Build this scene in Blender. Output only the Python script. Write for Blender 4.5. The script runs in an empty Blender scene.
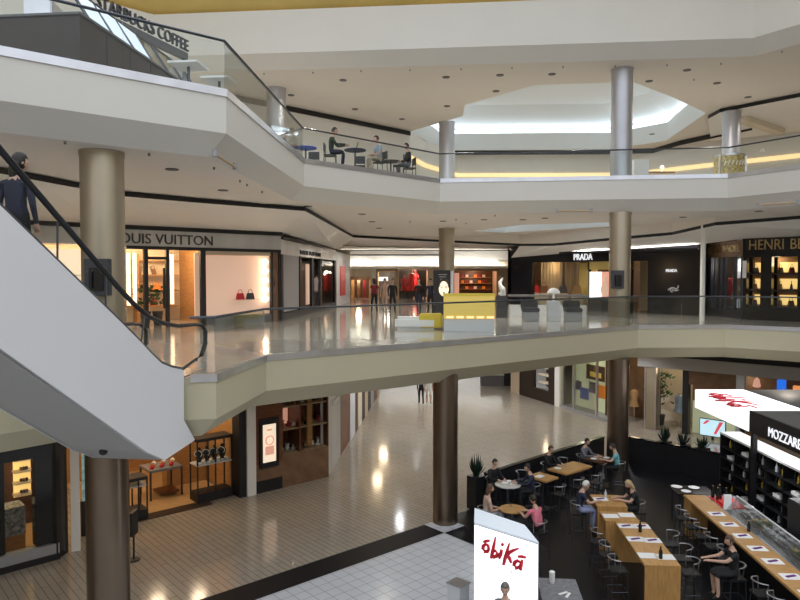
import bpy, bmesh, math, random
from mathutils import Vector, Matrix, Euler
from mathutils.geometry import tessellate_polygon
random.seed(7)
R = math.radians
C = bpy.context.scene.collection
HC, ZM, ZU, ZT = 7.43, 5.5, 11.0, 15.1          # eye height, middle floor, upper floor, top ceiling
F = 670.0
PITCH = math.atan(25 / F)
cp, sp = math.cos(PITCH), math.sin(PITCH)

# ---------------------------------------------------------------- measuring helpers
def ray(px, py):
    v = (300 - py) / F
    return Vector(((px - 400) / F, cp + v * sp, v * cp - sp))
def at(px, py, z):
    d = ray(px, py); t = (z - HC) / d.z
    return Vector((d.x * t, d.y * t, z))
def aty(px, py, y):
    d = ray(px, py); t = y / d.y
    return Vector((d.x * t, y, HC + d.z * t))
def V2(p): return (p[0], p[1])

class Wall:
    """a vertical plane through A and B (plan points); u runs from A to B, d is out of the plane towards the atrium"""
    def __init__(s, A, B):
        s.A = Vector((A[0], A[1], 0)); b = Vector((B[0], B[1], 0))
        s.L = (b - s.A).length; s.u = (b - s.A).normalized()
        n = Vector((-s.u.y, s.u.x, 0))
        if n.dot(-s.A) < 0: n = -n
        s.n = n
    def hit(s, px, py, d=0):
        r = ray(px, py); P = s.A + s.n * d
        t = P.dot(s.n) / r.dot(s.n)
        q = r * t
        return ((q - s.A).dot(s.u), HC + q.z)
    def pt(s, u, z, d=0):
        q = s.A + s.u * u + s.n * d
        return Vector((q.x, q.y, z))
    def span(s, px0, px1, d=0):
        a = s.hit(px0, 300, d)[0]; b = s.hit(px1, 300, d)[0]
        return (min(a, b), max(a, b))
    def zz(s, px, py, d=0): return s.hit(px, py, d)[1]
    def boxz(s, mb, px0, px1, z0, z1, d0=0, d1=.1):
        u0, u1 = s.span(px0, px1); s.ubox(mb, u0, u1, z0, z1, d0, d1)
    def box(s, mb, px0, py0, px1, py1, d0=0, d1=.1):
        pm = (px0 + px1) / 2; u0, u1 = s.span(px0, px1)
        s.ubox(mb, u0, u1, s.zz(pm, py1), s.zz(pm, py0), d0, d1)
    def ubox(s, mb, u0, u1, z0, z1, d0, d1):
        c = [s.pt(u, z, d) for z in (z0, z1) for d in (d0, d1) for u in (u0, u1)]
        mb.hexa([c[0], c[1], c[3], c[2]], [c[4], c[5], c[7], c[6]])

# ---------------------------------------------------------------- mesh builder
class MB:
    def __init__(s): s.v = []; s.f = []; s.m = []; s.mi = 0
    def add(s, vs, fs):
        o = len(s.v); s.v += [Vector(p) for p in vs]
        for f in fs: s.f.append([i + o for i in f]); s.m.append(s.mi)
        return s
    def hexa(s, b, t):
        n = len(b)
        return s.add(list(b) + list(t), [list(range(n))[::-1], list(range(n, 2 * n))] + [[i, (i + 1) % n, (i + 1) % n + n, i + n] for i in range(n)])
    def box(s, c, d, rz=0, M=None):
        x, y, z = d[0] / 2, d[1] / 2, d[2] / 2
        ps = [Vector(p) for p in ((-x, -y, -z), (x, -y, -z), (x, y, -z), (-x, y, -z), (-x, -y, z), (x, -y, z), (x, y, z), (-x, y, z))]
        m = Matrix.Translation(c) @ (M if M else Matrix.Rotation(rz, 4, 'Z'))
        ps = [m @ p for p in ps]
        return s.hexa(ps[:4], ps[4:])
    def prism(s, poly, z0, z1):
        return s.hexa([(p[0], p[1], z0) for p in poly], [(p[0], p[1], z1) for p in poly])
    def face(s, pts): return s.add(pts, [list(range(len(pts)))])
    def strip(s, a, b):
        n = len(a)
        return s.add(list(a) + list(b), [[i, i + 1, n + i + 1, n + i] for i in range(n - 1)])
    def tess(s, loops):
        loops = [[Vector(p) for p in l] for l in loops]
        flat = [p for l in loops for p in l]
        return s.add(flat, [list(t) for t in tessellate_polygon(loops)])
    def cyl(s, p0, p1, r0, r1=None, n=16, caps=True):
        r1 = r0 if r1 is None else r1
        p0, p1 = Vector(p0), Vector(p1); d = (p1 - p0).normalized()
        a = d.orthogonal().normalized(); b = d.cross(a)
        ring = lambda p, r: [p + (a * math.cos(2 * math.pi * i / n) + b * math.sin(2 * math.pi * i / n)) * r for i in range(n)]
        A, B = ring(p0, r0), ring(p1, r1)
        fs = [[i, (i + 1) % n, (i + 1) % n + n, i + n] for i in range(n)]
        if caps: fs += [list(range(n))[::-1], list(range(n, 2 * n))]
        return s.add(A + B, fs)
    def tube(s, pts, r, n=8, closed=False, flat=1.0):
        pts = [Vector(p) for p in pts]; N = len(pts); vs = []; pa = None
        for i, p in enumerate(pts):
            if closed: d = pts[(i + 1) % N] - pts[i - 1]
            else: d = pts[min(i + 1, N - 1)] - pts[max(i - 1, 0)]
            d.normalize()
            up = Vector((0, 0, 1)) if abs(d.z) < .95 else Vector((0, 1, 0))
            if pa is not None and abs(d.z) >= .3: up = pa
            a = d.cross(up).normalized(); b = a.cross(d).normalized(); pa = b
            rr = r[i] if isinstance(r, (list, tuple)) else r
            vs += [p + a * math.cos(2 * math.pi * k / n) * rr + b * math.sin(2 * math.pi * k / n) * rr * flat for k in range(n)]
        fs = []
        for i in range(N if closed else N - 1):
            j = (i + 1) % N
            fs += [[i * n + k, i * n + (k + 1) % n, j * n + (k + 1) % n, j * n + k] for k in range(n)]
        if not closed: fs += [list(range(n))[::-1], [(N - 1) * n + k for k in range(n)]]
        return s.add(vs, fs)
    def lathe(s, prof, c=(0, 0, 0), n=24):
        c = Vector(c); vs = []
        for r, z in prof: vs += [c + Vector((r * math.cos(2 * math.pi * k / n), r * math.sin(2 * math.pi * k / n), z)) for k in range(n)]
        fs = []
        for i in range(len(prof) - 1):
            fs += [[i * n + k, i * n + (k + 1) % n, (i + 1) * n + (k + 1) % n, (i + 1) * n + k] for k in range(n)]
        fs += [list(range(n))[::-1], [(len(prof) - 1) * n + k for k in range(n)]]
        return s.add(vs, fs)
    def ell(s, c, r, n=12, m=8, M=None, f=None):
        c = Vector(c); M = M or Matrix.Identity(3); vs = []
        for j in range(m + 1):
            t = math.pi * j / m
            for k in range(n):
                p = Vector((math.sin(t) * math.cos(2 * math.pi * k / n), math.sin(t) * math.sin(2 * math.pi * k / n), math.cos(t)))
                p = Vector((p.x * r[0], p.y * r[1], p.z * r[2]))
                if f: p = f(p)
                vs.append(c + M @ p)
        fs = [[j * n + k, (j + 1) * n + k, (j + 1) * n + (k + 1) % n, j * n + (k + 1) % n] for j in range(m) for k in range(n)]
        return s.add(vs, fs)
    def build(s, name, mat, parent=None, smooth=False, bevel=0, origin=None):
        me = bpy.data.meshes.new(name)
        if parent is not None:
            o0 = Vector(parent['_o']) if '_o' in parent else Vector((0, 0, 0))
        elif origin is not None: o0 = Vector(origin)
        else:
            xs = [p.x for p in s.v]; ys = [p.y for p in s.v]; zs = [p.z for p in s.v]
            o0 = Vector(((min(xs) + max(xs)) / 2, (min(ys) + max(ys)) / 2, min(zs)))
        bm = bmesh.new()
        vs = [bm.verts.new(p - o0) for p in s.v]
        for f, mi in zip(s.f, s.m):
            try:
                fa = bm.faces.new([vs[i] for i in f]); fa.material_index = mi; fa.smooth = smooth
            except ValueError: pass
        bmesh.ops.remove_doubles(bm, verts=bm.verts[:], dist=1e-5)
        bmesh.ops.recalc_face_normals(bm, faces=bm.faces[:])
        if bevel:
            es = [e for e in bm.edges if len(e.link_faces) == 2 and e.calc_face_angle(0) > .6]
            bmesh.ops.bevel(bm, geom=es, offset=bevel, segments=2, affect='EDGES', clamp_overlap=True)
        bm.to_mesh(me); bm.free()
        for m in (mat if isinstance(mat, (list, tuple)) else [mat]): me.materials.append(m)
        o = bpy.data.objects.new(name, me); C.objects.link(o)
        if smooth:
            try: me.set_sharp_from_angle(angle=R(40))
            except Exception: pass
        if parent is not None:
            o.parent = parent; o['_o'] = list(o0)
        else:
            o.location = o0
        return o

def tag(o, label, cat, group=None, kind=None):
    o['label'] = label; o['category'] = cat
    if group: o['group'] = group
    if kind: o['kind'] = kind
    return o
def thing(name, label, cat, loc=(0, 0, 0), group=None):
    o = bpy.data.objects.new(name, None); C.objects.link(o); o.empty_display_size = .1
    o.location = loc; o['_o'] = list(loc)
    return tag(o, label, cat, group)
def struct(mb, name, mat, parent=None, **k):
    o = mb.build(name, mat, parent, **k)
    if parent is None: o['kind'] = 'structure'
    return o
def copy_tree(o, parent=None):
    c = o.copy(); C.objects.link(c)
    if parent is not None: c.parent = parent
    for ch in list(o.children): copy_tree(ch, c)
    return c
def place(proto, used, loc, rz, label, group=None):
    """the first call moves the prototype itself, later ones copy it"""
    o = proto if not used else copy_tree(proto)
    used.append(1)
    o.location = loc; o.rotation_euler = (0, 0, rz); o['label'] = label
    if group: o['group'] = group
    return o

# ---------------------------------------------------------------- materials
M = {}
def mat(name, col, rough=.6, metal=0, emit=0, ecol=None, noise=0, scale=6, spec=.5, bump=0, coat=0, stretch=None):
    m = bpy.data.materials.new(name); m.use_nodes = True; nt = m.node_tree
    b = nt.nodes['Principled BSDF']
    b.inputs['Base Color'].default_value = (*col, 1); b.inputs['Roughness'].default_value = rough
    b.inputs['Metallic'].default_value = metal; b.inputs['Specular IOR Level'].default_value = spec
    b.inputs['Coat Weight'].default_value = coat
    if emit:
        b.inputs['Emission Color'].default_value = (*(ecol or col), 1); b.inputs['Emission Strength'].default_value = emit
    if noise or bump:
        tc = nt.nodes.new('ShaderNodeTexCoord'); mp = nt.nodes.new('ShaderNodeMapping'); no = nt.nodes.new('ShaderNodeTexNoise')
        no.inputs['Scale'].default_value = scale; no.inputs['Detail'].default_value = 4
        nt.links.new(tc.outputs['Object'], mp.inputs['Vector']); nt.links.new(mp.outputs['Vector'], no.inputs['Vector'])
        if stretch: mp.inputs['Scale'].default_value = stretch
        if noise:
            r = nt.nodes.new('ShaderNodeValToRGB')
            r.color_ramp.elements[0].position = .3; r.color_ramp.elements[1].position = .7
            r.color_ramp.elements[0].color = (*[max(0, c * (1 - noise)) for c in col], 1)
            r.color_ramp.elements[1].color = (*[min(1, c * (1 + noise)) for c in col], 1)
            nt.links.new(no.outputs['Fac'], r.inputs['Fac']); nt.links.new(r.outputs['Color'], b.inputs['Base Color'])
        if bump:
            bp = nt.nodes.new('ShaderNodeBump'); bp.inputs['Strength'].default_value = bump; bp.inputs['Distance'].default_value = .01
            nt.links.new(no.outputs['Fac'], bp.inputs['Height']); nt.links.new(bp.outputs['Normal'], b.inputs['Normal'])
    M[name] = m
    return m
def tiles(name, c1, c2, mortar, w, h, ang, msize, rough, offset=0.0, spec=.5, coat=0):
    m = mat(name, c1, rough, spec=spec, coat=coat); nt = m.node_tree; b = nt.nodes['Principled BSDF']
    tc = nt.nodes.new('ShaderNodeTexCoord'); mp = nt.nodes.new('ShaderNodeMapping'); br = nt.nodes.new('ShaderNodeTexBrick')
    mp.inputs['Rotation'].default_value = (0, 0, R(ang))
    br.offset = offset; br.inputs['Scale'].default_value = 1; br.inputs['Brick Width'].default_value = w; br.inputs['Row Height'].default_value = h
    br.inputs['Mortar Size'].default_value = msize; br.inputs['Color1'].default_value = (*c1, 1); br.inputs['Color2'].default_value = (*c2, 1)
    br.inputs['Mortar'].default_value = (*mortar, 1); br.inputs['Bias'].default_value = 0
    nt.links.new(tc.outputs['Object'], mp.inputs['Vector']); nt.links.new(mp.outputs['Vector'], br.inputs['Vector']); nt.links.new(br.outputs['Color'], b.inputs['Base Color'])
    return m
def glassmat(name, tint, refl=.08, rough=.02):
    m = bpy.data.materials.new(name); m.use_nodes = True; nt = m.node_tree; nt.nodes.clear()
    o = nt.nodes.new('ShaderNodeOutputMaterial'); mx = nt.nodes.new('ShaderNodeMixShader'); t = nt.nodes.new('ShaderNodeBsdfTransparent'); g = nt.nodes.new('ShaderNodeBsdfGlossy')
    lw = nt.nodes.new('ShaderNodeFresnel'); lw.inputs['IOR'].default_value = 1.25
    mu = nt.nodes.new('ShaderNodeMath'); mu.operation = 'MULTIPLY_ADD'; mu.inputs[1].default_value = .55; mu.inputs[2].default_value = refl * .12
    t.inputs['Color'].default_value = (*tint, 1); g.inputs['Roughness'].default_value = rough
    nt.links.new(lw.outputs[0], mu.inputs[0]); nt.links.new(mu.outputs[0], mx.inputs['Fac'])
    nt.links.new(t.outputs[0], mx.inputs[1]); nt.links.new(g.outputs[0], mx.inputs[2]); nt.links.new(mx.outputs[0], o.inputs['Surface'])
    M[name] = m; return m

mat('plaster', (.70, .67, .61), .7, noise=.02, scale=.6)
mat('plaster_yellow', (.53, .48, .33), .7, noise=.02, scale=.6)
mat('ceiling_paint', (.78, .73, .66), .75, noise=.015, scale=.5)
mat('tray_paint', (.80, .84, .85), .7)
mat('white_paint', (.84, .82, .78), .65, noise=.015, scale=.7)
mat('escalator_white', (.80, .80, .82), .5, noise=.01, scale=.7)
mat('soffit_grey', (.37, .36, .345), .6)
mat('gold_paint', (.62, .46, .15), .55, noise=.12, scale=.5)
mat('black_reveal', (.012, .012, .013), .6)
mat('steel', (.62, .62, .65), .3, .9, noise=.08, scale=2)
mat('dark_steel', (.10, .11, .13), .32, .8)
mat('chrome', (.8, .8, .82), .18, 1)
mat('column_silver', (.50, .50, .53), .42, .75, noise=.05, scale=1.5)
mat('column_champagne', (.46, .39, .29), .40, .75, noise=.05, scale=1.5)
mat('column_shaded', (.20, .15, .11), .30, .9, noise=.05, scale=1.5)  # darker tone puts the ground floor shade into the column colour
mat('rubber', (.015, .015, .017), .45)
mat('black', (.012, .012, .014), .5)
mat('black_gloss', (.010, .010, .012), .15)
mat('black_board', (.012, .012, .014), .45, noise=.1, spec=.35)
mat('stool_steel', (.42, .42, .45), .3, .9)
mat('charcoal', (.05, .05, .055), .55, noise=.08)
mat('dark_grey', (.12, .12, .125), .5)
mat('mid_grey', (.33, .33, .34), .5)
mat('pale_grey', (.62, .63, .65), .5)
mat('white', (.85, .85, .84), .5)
mat('paper', (.88, .87, .85), .7)
mat('purple', (.16, .03, .20), .7)
mat('red', (.62, .02, .03), .45)
mat('logo_red', (.60, .01, .03), .5)
mat('dark_red', (.25, .02, .03), .5)
mat('navy', (.02, .03, .09), .6)
mat('blue', (.02, .10, .55), .5)
mat('orange', (.75, .25, .03), .5)
mat('yellow', (.78, .60, .06), .5)
mat('green_leaf', (.012, .03, .016), .5)
mat('leaf', (.05, .12, .04), .6, noise=.4, scale=8)
mat('wood_table', (.50, .27, .09), .4, noise=.18, scale=3, stretch=(1, 8, 1))
mat('wood_floor', (.50, .32, .15), .35, noise=.12, scale=2, stretch=(1, 6, 1))
mat('wood_dark', (.10, .045, .02), .45, noise=.25, scale=3, stretch=(1, 1, 6))
mat('wood_red', (.17, .06, .025), .35, noise=.25, scale=3, stretch=(1, 1, 5))
mat('wood_amber', (.42, .22, .08), .4, noise=.2, scale=3, stretch=(1, 1, 5))
mat('wood_brown', (.20, .11, .06), .5, noise=.2, scale=3)
mat('marble', (.66, .63, .58), .25, noise=.15, scale=5)
mat('beige_wall', (.62, .50, .36), .7)
mat('cream_wall', (.74, .66, .52), .7)
mat('tan', (.45, .33, .2), .6)
mat('bottle_glass', (.01, .015, .012), .1)
mat('oil_gold', (.5, .33, .05), .15)
mat('gold_metal', (.48, .35, .17), .35, .9)
mat('sign_grey', (.60, .59, .58), .35, .25, noise=.2, scale=.8, stretch=(1, 1, .2))
mat('leather_brown', (.20, .09, .04), .5)
mat('leather_tan', (.42, .24, .10), .5)
mat('tomato', (.55, .03, .02), .35)
mat('food', (.55, .42, .2), .6, noise=.4, scale=30)
mat('counter_stone', (.22, .22, .24), .2, noise=.2, scale=10)
mat('plinth_dark', (.035, .022, .016), .4)
mat('skin', (.58, .36, .26), .55); mat('skin_brown', (.30, .17, .11), .55)
mat('eye', (.02, .015, .012), .3); mat('lips', (.42, .15, .13), .5)
mat('hair_dark', (.018, .012, .010), .5, noise=.3, scale=40); mat('hair_brown', (.09, .05, .03), .5, noise=.3, scale=40)
mat('hair_blonde', (.48, .34, .18), .5, noise=.3, scale=40); mat('hair_white', (.72, .70, .66), .5, noise=.1, scale=40)
mat('hair_grey', (.13, .12, .12), .5, noise=.3, scale=40)
for n, c in dict(cl_black=(.012, .012, .014), cl_navy=(.02, .025, .05), cl_pink=(.75, .20, .26), cl_turq=(.16, .42, .46), cl_blueish=(.30, .38, .48), cl_green=(.035, .05, .035), cl_red=(.22, .02, .03),
                 cl_peach=(.52, .36, .28), cl_grey=(.16, .16, .18), cl_white=(.75, .74, .72), cl_jeans=(.30, .34, .52), cl_floral=(.32, .33, .34), cl_khaki=(.42, .36, .28), cl_shoe=(.02, .02, .02), cl_shoe_white=(.7, .7, .7)).items():
    mat(n, c, .8, noise=.15 if n != 'cl_floral' else .7, scale=12)
# things that give off light, and a glow painted for reflected sky
mat('lit_white', (.95, .96, 1), .5, emit=1.25, ecol=(.97, .98, 1))
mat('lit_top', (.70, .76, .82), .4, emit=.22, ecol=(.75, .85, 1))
mat('lit_display', (.85, .58, .45), .5, emit=.34, ecol=(1, .70, .52))
mat('lit_bulb', (1, .93, .8), .5, emit=7, ecol=(1, .85, .65))
mat('lit_poster', (.95, .80, .62), .5, emit=.75, ecol=(1, .83, .62))
mat('lit_poster_pink', (.8, .4, .3), .5, emit=.55, ecol=(.9, .45, .32))
mat('lit_gold', (1, .75, .4), .5, emit=1.0, ecol=(1, .70, .34))
mat('lit_shelf', (1, .75, .3), .5, emit=.9, ecol=(1, .66, .22))
mat('lit_warm', (1, .85, .6), .5, emit=2.0, ecol=(1, .80, .55))
mat('lit_cove', (1, .97, .9), .5, emit=2.2, ecol=(.96, .98, 1))
mat('lit_daylight', (.9, .95, 1), .5, emit=4.5, ecol=(.84, .93, 1))
mat('lit_screen', (.5, .75, .85), .3, emit=.8, ecol=(.55, .80, .92))
mat('lit_screen_red', (.8, .1, .12), .3, emit=.5, ecol=(.85, .10, .15))
mat('lit_blue', (.02, .15, .8), .4, emit=.8, ecol=(.02, .18, .9))
mat('lit_orange', (1, .35, .1), .4, emit=.7, ecol=(1, .35, .12))
mat('lit_yellow', (.80, .60, .16), .5, emit=.16, ecol=(1, .70, .08))
mat('lit_art', (.25, .5, .5), .4, emit=.25, ecol=(.3, .6, .65), noise=.8, scale=5)
mat('pale_glow', (.75, .85, .95), .2, emit=.55, ecol=(.72, .84, 1))  # glow in the colour stands for sky reflected in coffee bar glass
mat('lit_letter', (.9, .9, .95), .4, emit=.8, ecol=(.93, .95, 1))
mat('lit_window_green', (.62, .66, .45), .5, emit=.28, ecol=(.75, .8, .5))
glassmat('glass', (.955, .975, .965)); glassmat('glass_shop', (.93, .93, .92), .05); glassmat('glass_clear', (.96, .98, .98), .06); glassmat('glass_case', (.88, .91, .92), .9)
tiles('floor_beige', (.39, .345, .285), (.365, .32, .26), (.17, .15, .12), 1.25, .175, 49, .009, .13, .5, spec=.6)
tiles('floor_white', (.62, .64, .68), (.59, .61, .65), (.30, .31, .34), .33, .33, -41, .008, .22, 0)
tiles('floor_mid', (.52, .49, .45), (.50, .47, .43), (.34, .31, .28), .6, .6, -41, .008, .09, 0, spec=.7)
tiles('floor_upper', (.55, .5, .42), (.5, .46, .4), (.3, .3, .3), .6, .6, -41, .008, .3, 0)
tiles('floor_black', (.011, .011, .013), (.009, .009, .011), (.005, .005, .006), .6, .6, -41, .006, .28, 0, spec=.32)
mat('strip_black', (.008, .008, .010), .5, spec=.15)

# ---------------------------------------------------------------- lettering
_txt = {}
def glyphs(body):
    if body in _txt: return _txt[body]
    cu = bpy.data.curves.new('t', 'FONT'); cu.body = body; cu.size = 1; cu.extrude = .04; cu.resolution_u = 3
    ob = bpy.data.objects.new('t', cu); C.objects.link(ob)
    dg = bpy.context.evaluated_depsgraph_get(); dg.update()
    me = bpy.data.meshes.new_from_object(ob.evaluated_get(dg))
    vs = [v.co.copy() for v in me.vertices]; fs = [list(p.vertices) for p in me.polygons]
    bpy.data.objects.remove(ob); bpy.data.curves.remove(cu); bpy.data.meshes.remove(me)
    x0 = min(v.x for v in vs); x1 = max(v.x for v in vs); y0 = min(v.y for v in vs); y1 = max(v.y for v in vs)
    vs = [Vector(((v.x - x0) / (x1 - x0), (v.y - y0) / (y1 - y0), v.z)) for v in vs]
    _txt[body] = (vs, fs); return _txt[body]
def letter(mb, body, origin, ux, uy, n, th=.02):
    """origin lower left corner; ux full width vector, uy height vector, n outward normal"""
    vs, fs = glyphs(body); n = Vector(n).normalized() * th / .08
    return mb.add([Vector(origin) + Vector(ux) * v.x + Vector(uy) * v.y + n * (v.z + .04) for v in vs], fs)
def wtext(W, mb, body, px0, py0, px1, py1, d=.02, th=.03):
    pm = (px0 + px1) / 2
    u0, u1 = W.hit(px0, 300)[0], W.hit(px1, 300)[0]; z0, z1 = W.zz(pm, py1), W.zz(pm, py0)
    return letter(mb, body, W.pt(u0, z0, d), W.pt(u1, z0, d) - W.pt(u0, z0, d), (0, 0, z1 - z0), W.n, th)

def offset(pts, d):
    """plan polyline moved to its own side away from the atrium (its left hand) by d, mitred"""
    pts = [Vector((p[0], p[1])) for p in pts]; out = []
    for i, p in enumerate(pts):
        ds = []
        if i > 0: ds.append((p - pts[i - 1]).normalized())
        if i < len(pts) - 1: ds.append((pts[i + 1] - p).normalized())
        ns = [Vector((-q.y, q.x)) for q in ds]
        n = sum(ns, Vector((0, 0))).normalized()
        out.append(p + n * (d / max(.3, n.dot(ns[0]))))
    return out
def zed(pts, z): return [Vector((p[0], p[1], z)) for p in pts]
# ================================================================ camera, sky, lights
cam = bpy.data.cameras.new('camera'); co = bpy.data.objects.new('camera', cam); C.objects.link(co)
co.location = (0, 0, HC); co.rotation_euler = (math.pi / 2 - PITCH, 0, 0)
cam.sensor_width = 36; cam.lens = 36 * F / 800; cam.clip_end = 300
sc = bpy.context.scene; sc.camera = co
sc.view_settings.view_transform = 'Standard'; sc.view_settings.look = 'None'; sc.view_settings.gamma = 1
sc.view_settings.exposure = -0.1
w = bpy.data.worlds.new('sky'); sc.world = w; w.use_nodes = True
bg = w.node_tree.nodes['Background']; bg.inputs[0].default_value = (.86, .92, 1.0, 1); bg.inputs[1].default_value = 1.55

def spot(loc, power, size=150, col=(1, .90, .76), tgt=(0, 0, -1), r=.12):
    l = bpy.data.lights.new('spot_lamp', 'SPOT'); l.energy = power; l.color = col; l.spot_size = R(size); l.spot_blend = .6; l.shadow_soft_size = r
    o = bpy.data.objects.new('spot_lamp', l); C.objects.link(o); o.location = loc
    o.rotation_euler = Vector(tgt).to_track_quat('-Z', 'Y').to_euler(); return o
def glow(loc, power, col=(1, .78, .5), r=.25):
    l = bpy.data.lights.new('shop_lamp', 'POINT'); l.energy = power; l.color = col; l.shadow_soft_size = r
    o = bpy.data.objects.new('shop_lamp', l); C.objects.link(o); o.location = loc; return o

# ================================================================ plan lines of the atrium edge
P = [at(0, 56, 10.9), at(226, 97.5, 10.9), at(304, 163.5, 10.9), at(440, 183, 10.9), at(728, 178.2, 10.9), at(800, 169, 10.9)]
P = [V2(p) for p in P]
P = [(P[0][0] - (P[1][0] - P[0][0]) * 3.6, P[0][1] - (P[1][1] - P[0][1]) * 3.6)] + P + [(P[5][0] + 7, P[5][1] - 9)]
Mp = [V2(at(x, y, 5.42)) for x, y in ((184, 382), (216, 381), (266, 360.5), (638, 328.7), (725, 328.3), (800, 331.5))]
ML = [(-13, 5.4), (-6.75, 11.5), (-5.95, 12.45)]
MALL = ML + Mp + [(Mp[5][0] + 8, Mp[5][1] - 6.5)]
FF = [V2(at(154, 14.6, 17.1)), V2(at(753, 38, 15.55)), V2(at(800, 24, 15.55))]
FF = [(FF[0][0] - 12, FF[0][1] - 11)] + FF + [(FF[2][0] + 5, FF[2][1] - 9)]
XL, XR, YB = -24, 30, 64

def outer(edge, z):
    e = zed(edge, z)
    return e + [Vector((XR, edge[-1][1], z)), Vector((XR, YB, z)), Vector((XL, YB, z)), Vector((XL, edge[0][1], z))]

def slab(edge, zf, fmat, fascia, depth=1.22, holes=()):
    mb = MB(); mb.tess([outer(edge, zf)]); struct(mb, 'floor', M[fmat])
    zb = zf - depth
    mb = MB(); e1 = zed(edge, zf); e2 = zed(edge, zf - .80); e3 = zed(offset(edge, .45), zb)
    mb.strip(e1, e2); mb.strip(e2, e3); struct(mb, 'trim_edge_fascia', M[fascia])
    mb = MB(); mb.tess([outer(offset(edge, .45), zb)] + [zed(h, zb) for h in holes]); struct(mb, 'ceiling', M['ceiling_paint'])

def coffer(pts, z, h, lit, ledge=.3):
    """recess in a ceiling: sides, a stepped ledge with a light cove behind it, and the raised tray"""
    c = sum((Vector(p) for p in pts), Vector((0, 0))) / len(pts)
    sc_ = lambda k: [c + (Vector(p) - c) * k for p in pts]
    mb = MB(); r0, r1, r2 = zed(pts, z), zed(pts, z + h * .45), zed(sc_(.93), z + h * .45); r3 = zed(sc_(.78), z + h)
    cl = lambda a: list(a) + [a[0]]
    mb.strip(cl(r0), cl(r1)); mb.strip(cl(zed(sc_(1.06), z + h * .62)), cl(r3)); mb.tess([r3])
    mb.strip(cl(r1), cl(zed(sc_(1.06), z + h * .45))); mb.strip(cl(zed(sc_(1.06), z + h * .45)), cl(zed(sc_(1.06), z + h * .62)))
    struct(mb, 'ceiling_tray', M['tray_paint'])
    mb = MB(); a = zed(sc_(1.03), z + h * .47); b = zed(sc_(1.05), z + h * .56); mb.strip(cl(a), cl(b)); struct(mb, 'trim_cove_strip', M[lit])

# upper floor, middle floor
HOLE_MID = [V2(at(x, y, 9.78)) for x, y in ((474, 231), (522, 224.8), (612, 222.3), (628, 225), (565, 229), (505, 232.5))]
HOLE_TOP = [V2(at(x, y, ZT)) for x, y in ((410, 131.5), (463, 116), (465, 105), (535, 85), (600, 83), (633, 82), (672, 97), (706, 113))] + [(15.2, 38.5), (13.0, 41.2), (2.6, 41.6)]
slab(P, ZU, 'floor_upper', 'plaster', holes=[HOLE_MID])
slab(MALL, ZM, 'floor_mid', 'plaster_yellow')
coffer(HOLE_MID, ZU - 1.22, .9, 'lit_daylight')
# top ceiling with its deep fascia and the gold slope up to the skylight
mb = MB(); mb.tess([outer(offset(FF, .55), ZT), zed(HOLE_TOP, ZT)]); struct(mb, 'ceiling', M['ceiling_paint'])
mb = MB(); mb.strip(zed(FF, 17.1), zed(FF, 15.55)); mb.strip(zed(FF, 15.55), zed(offset(FF, .55), ZT)); struct(mb, 'trim_roof_fascia', M['plaster'])
mb = MB(); mb.strip(zed(FF, 17.1), zed(offset(FF, .25), 17.1)); mb.strip(zed(offset(FF, .25), 17.1), zed(offset(FF, -3.2), 20.4)); struct(mb, 'trim_gold_slope', M['gold_paint'])
coffer(HOLE_TOP, ZT, 2.3, 'lit_daylight')
mb = MB(); mb.tess([outer(offset(FF, -3.2), 20.4)]); struct(mb, 'ceiling_roof', M['ceiling_paint'])

# ground floor
mb = MB(); mb.face([(XL, -16, 0), (XR, -16, 0), (XR, YB, 0), (XL, YB, 0)]); struct(mb, 'floor', M['floor_beige'])
d41 = Vector((.755, .656)); n41 = Vector((-.656, .755))
G2 = Vector(V2(at(444.4, 533, 0))); G1 = G2 - d41 * 22
mb = MB(); mb.face([(*G1, .004), (*G2, .004), (*(G2 - n41 * 9), .004), (4, -14, .004), (-14, -14, .004)]); struct(mb, 'floor_atrium_tiles', M['floor_white'])
sw = .84
mb = MB(); a, b = G1 + n41 * sw, G2 + n41 * sw
mb.prism([G1, G2 , b, a], 0, .006)
mb.prism([G2 - n41 * 9, G2 - n41 * 9 + d41 * sw, G2 + d41 * sw, G2], 0, .006)
struct(mb, 'trim_floor_band', M['strip_black'])
mb = MB(); mb.prism([G2, G2 + d41 * sw, G2 + d41 * sw + n41 * sw, G2 + n41 * sw], 0, .008); struct(mb, 'trim_column_pad', M['floor_white'])
Q0 = G2 + d41 * sw + n41 * sw
RF = [Q0, Q0 + d41 * 8.9, (9.2, 26.3), (12.6, 22.4), (16, 20), (16, -2), (3.2, -2), (2.6, 14.5), G2 + d41 * sw]
mb = MB(); mb.tess([[Vector((p[0], p[1], .010)) for p in RF]]); struct(mb, 'floor_restaurant', M['floor_black'])

# outer enclosing walls of the mall volume
for nm, a, b in (('wall_left', (XL, -16), (XL, YB)), ('wall_right', (XR, -16), (XR, YB)), ('wall_back', (XL, YB), (XR, YB)), ('wall_rear', (XL, -16), (XR, -16))):
    mb = MB(); h = 12 if nm == 'wall_rear' else 20.4; mb.face([(*a, 0), (*b, 0), (*b, h), (*a, h)]); struct(mb, nm, M['cream_wall'])

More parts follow.
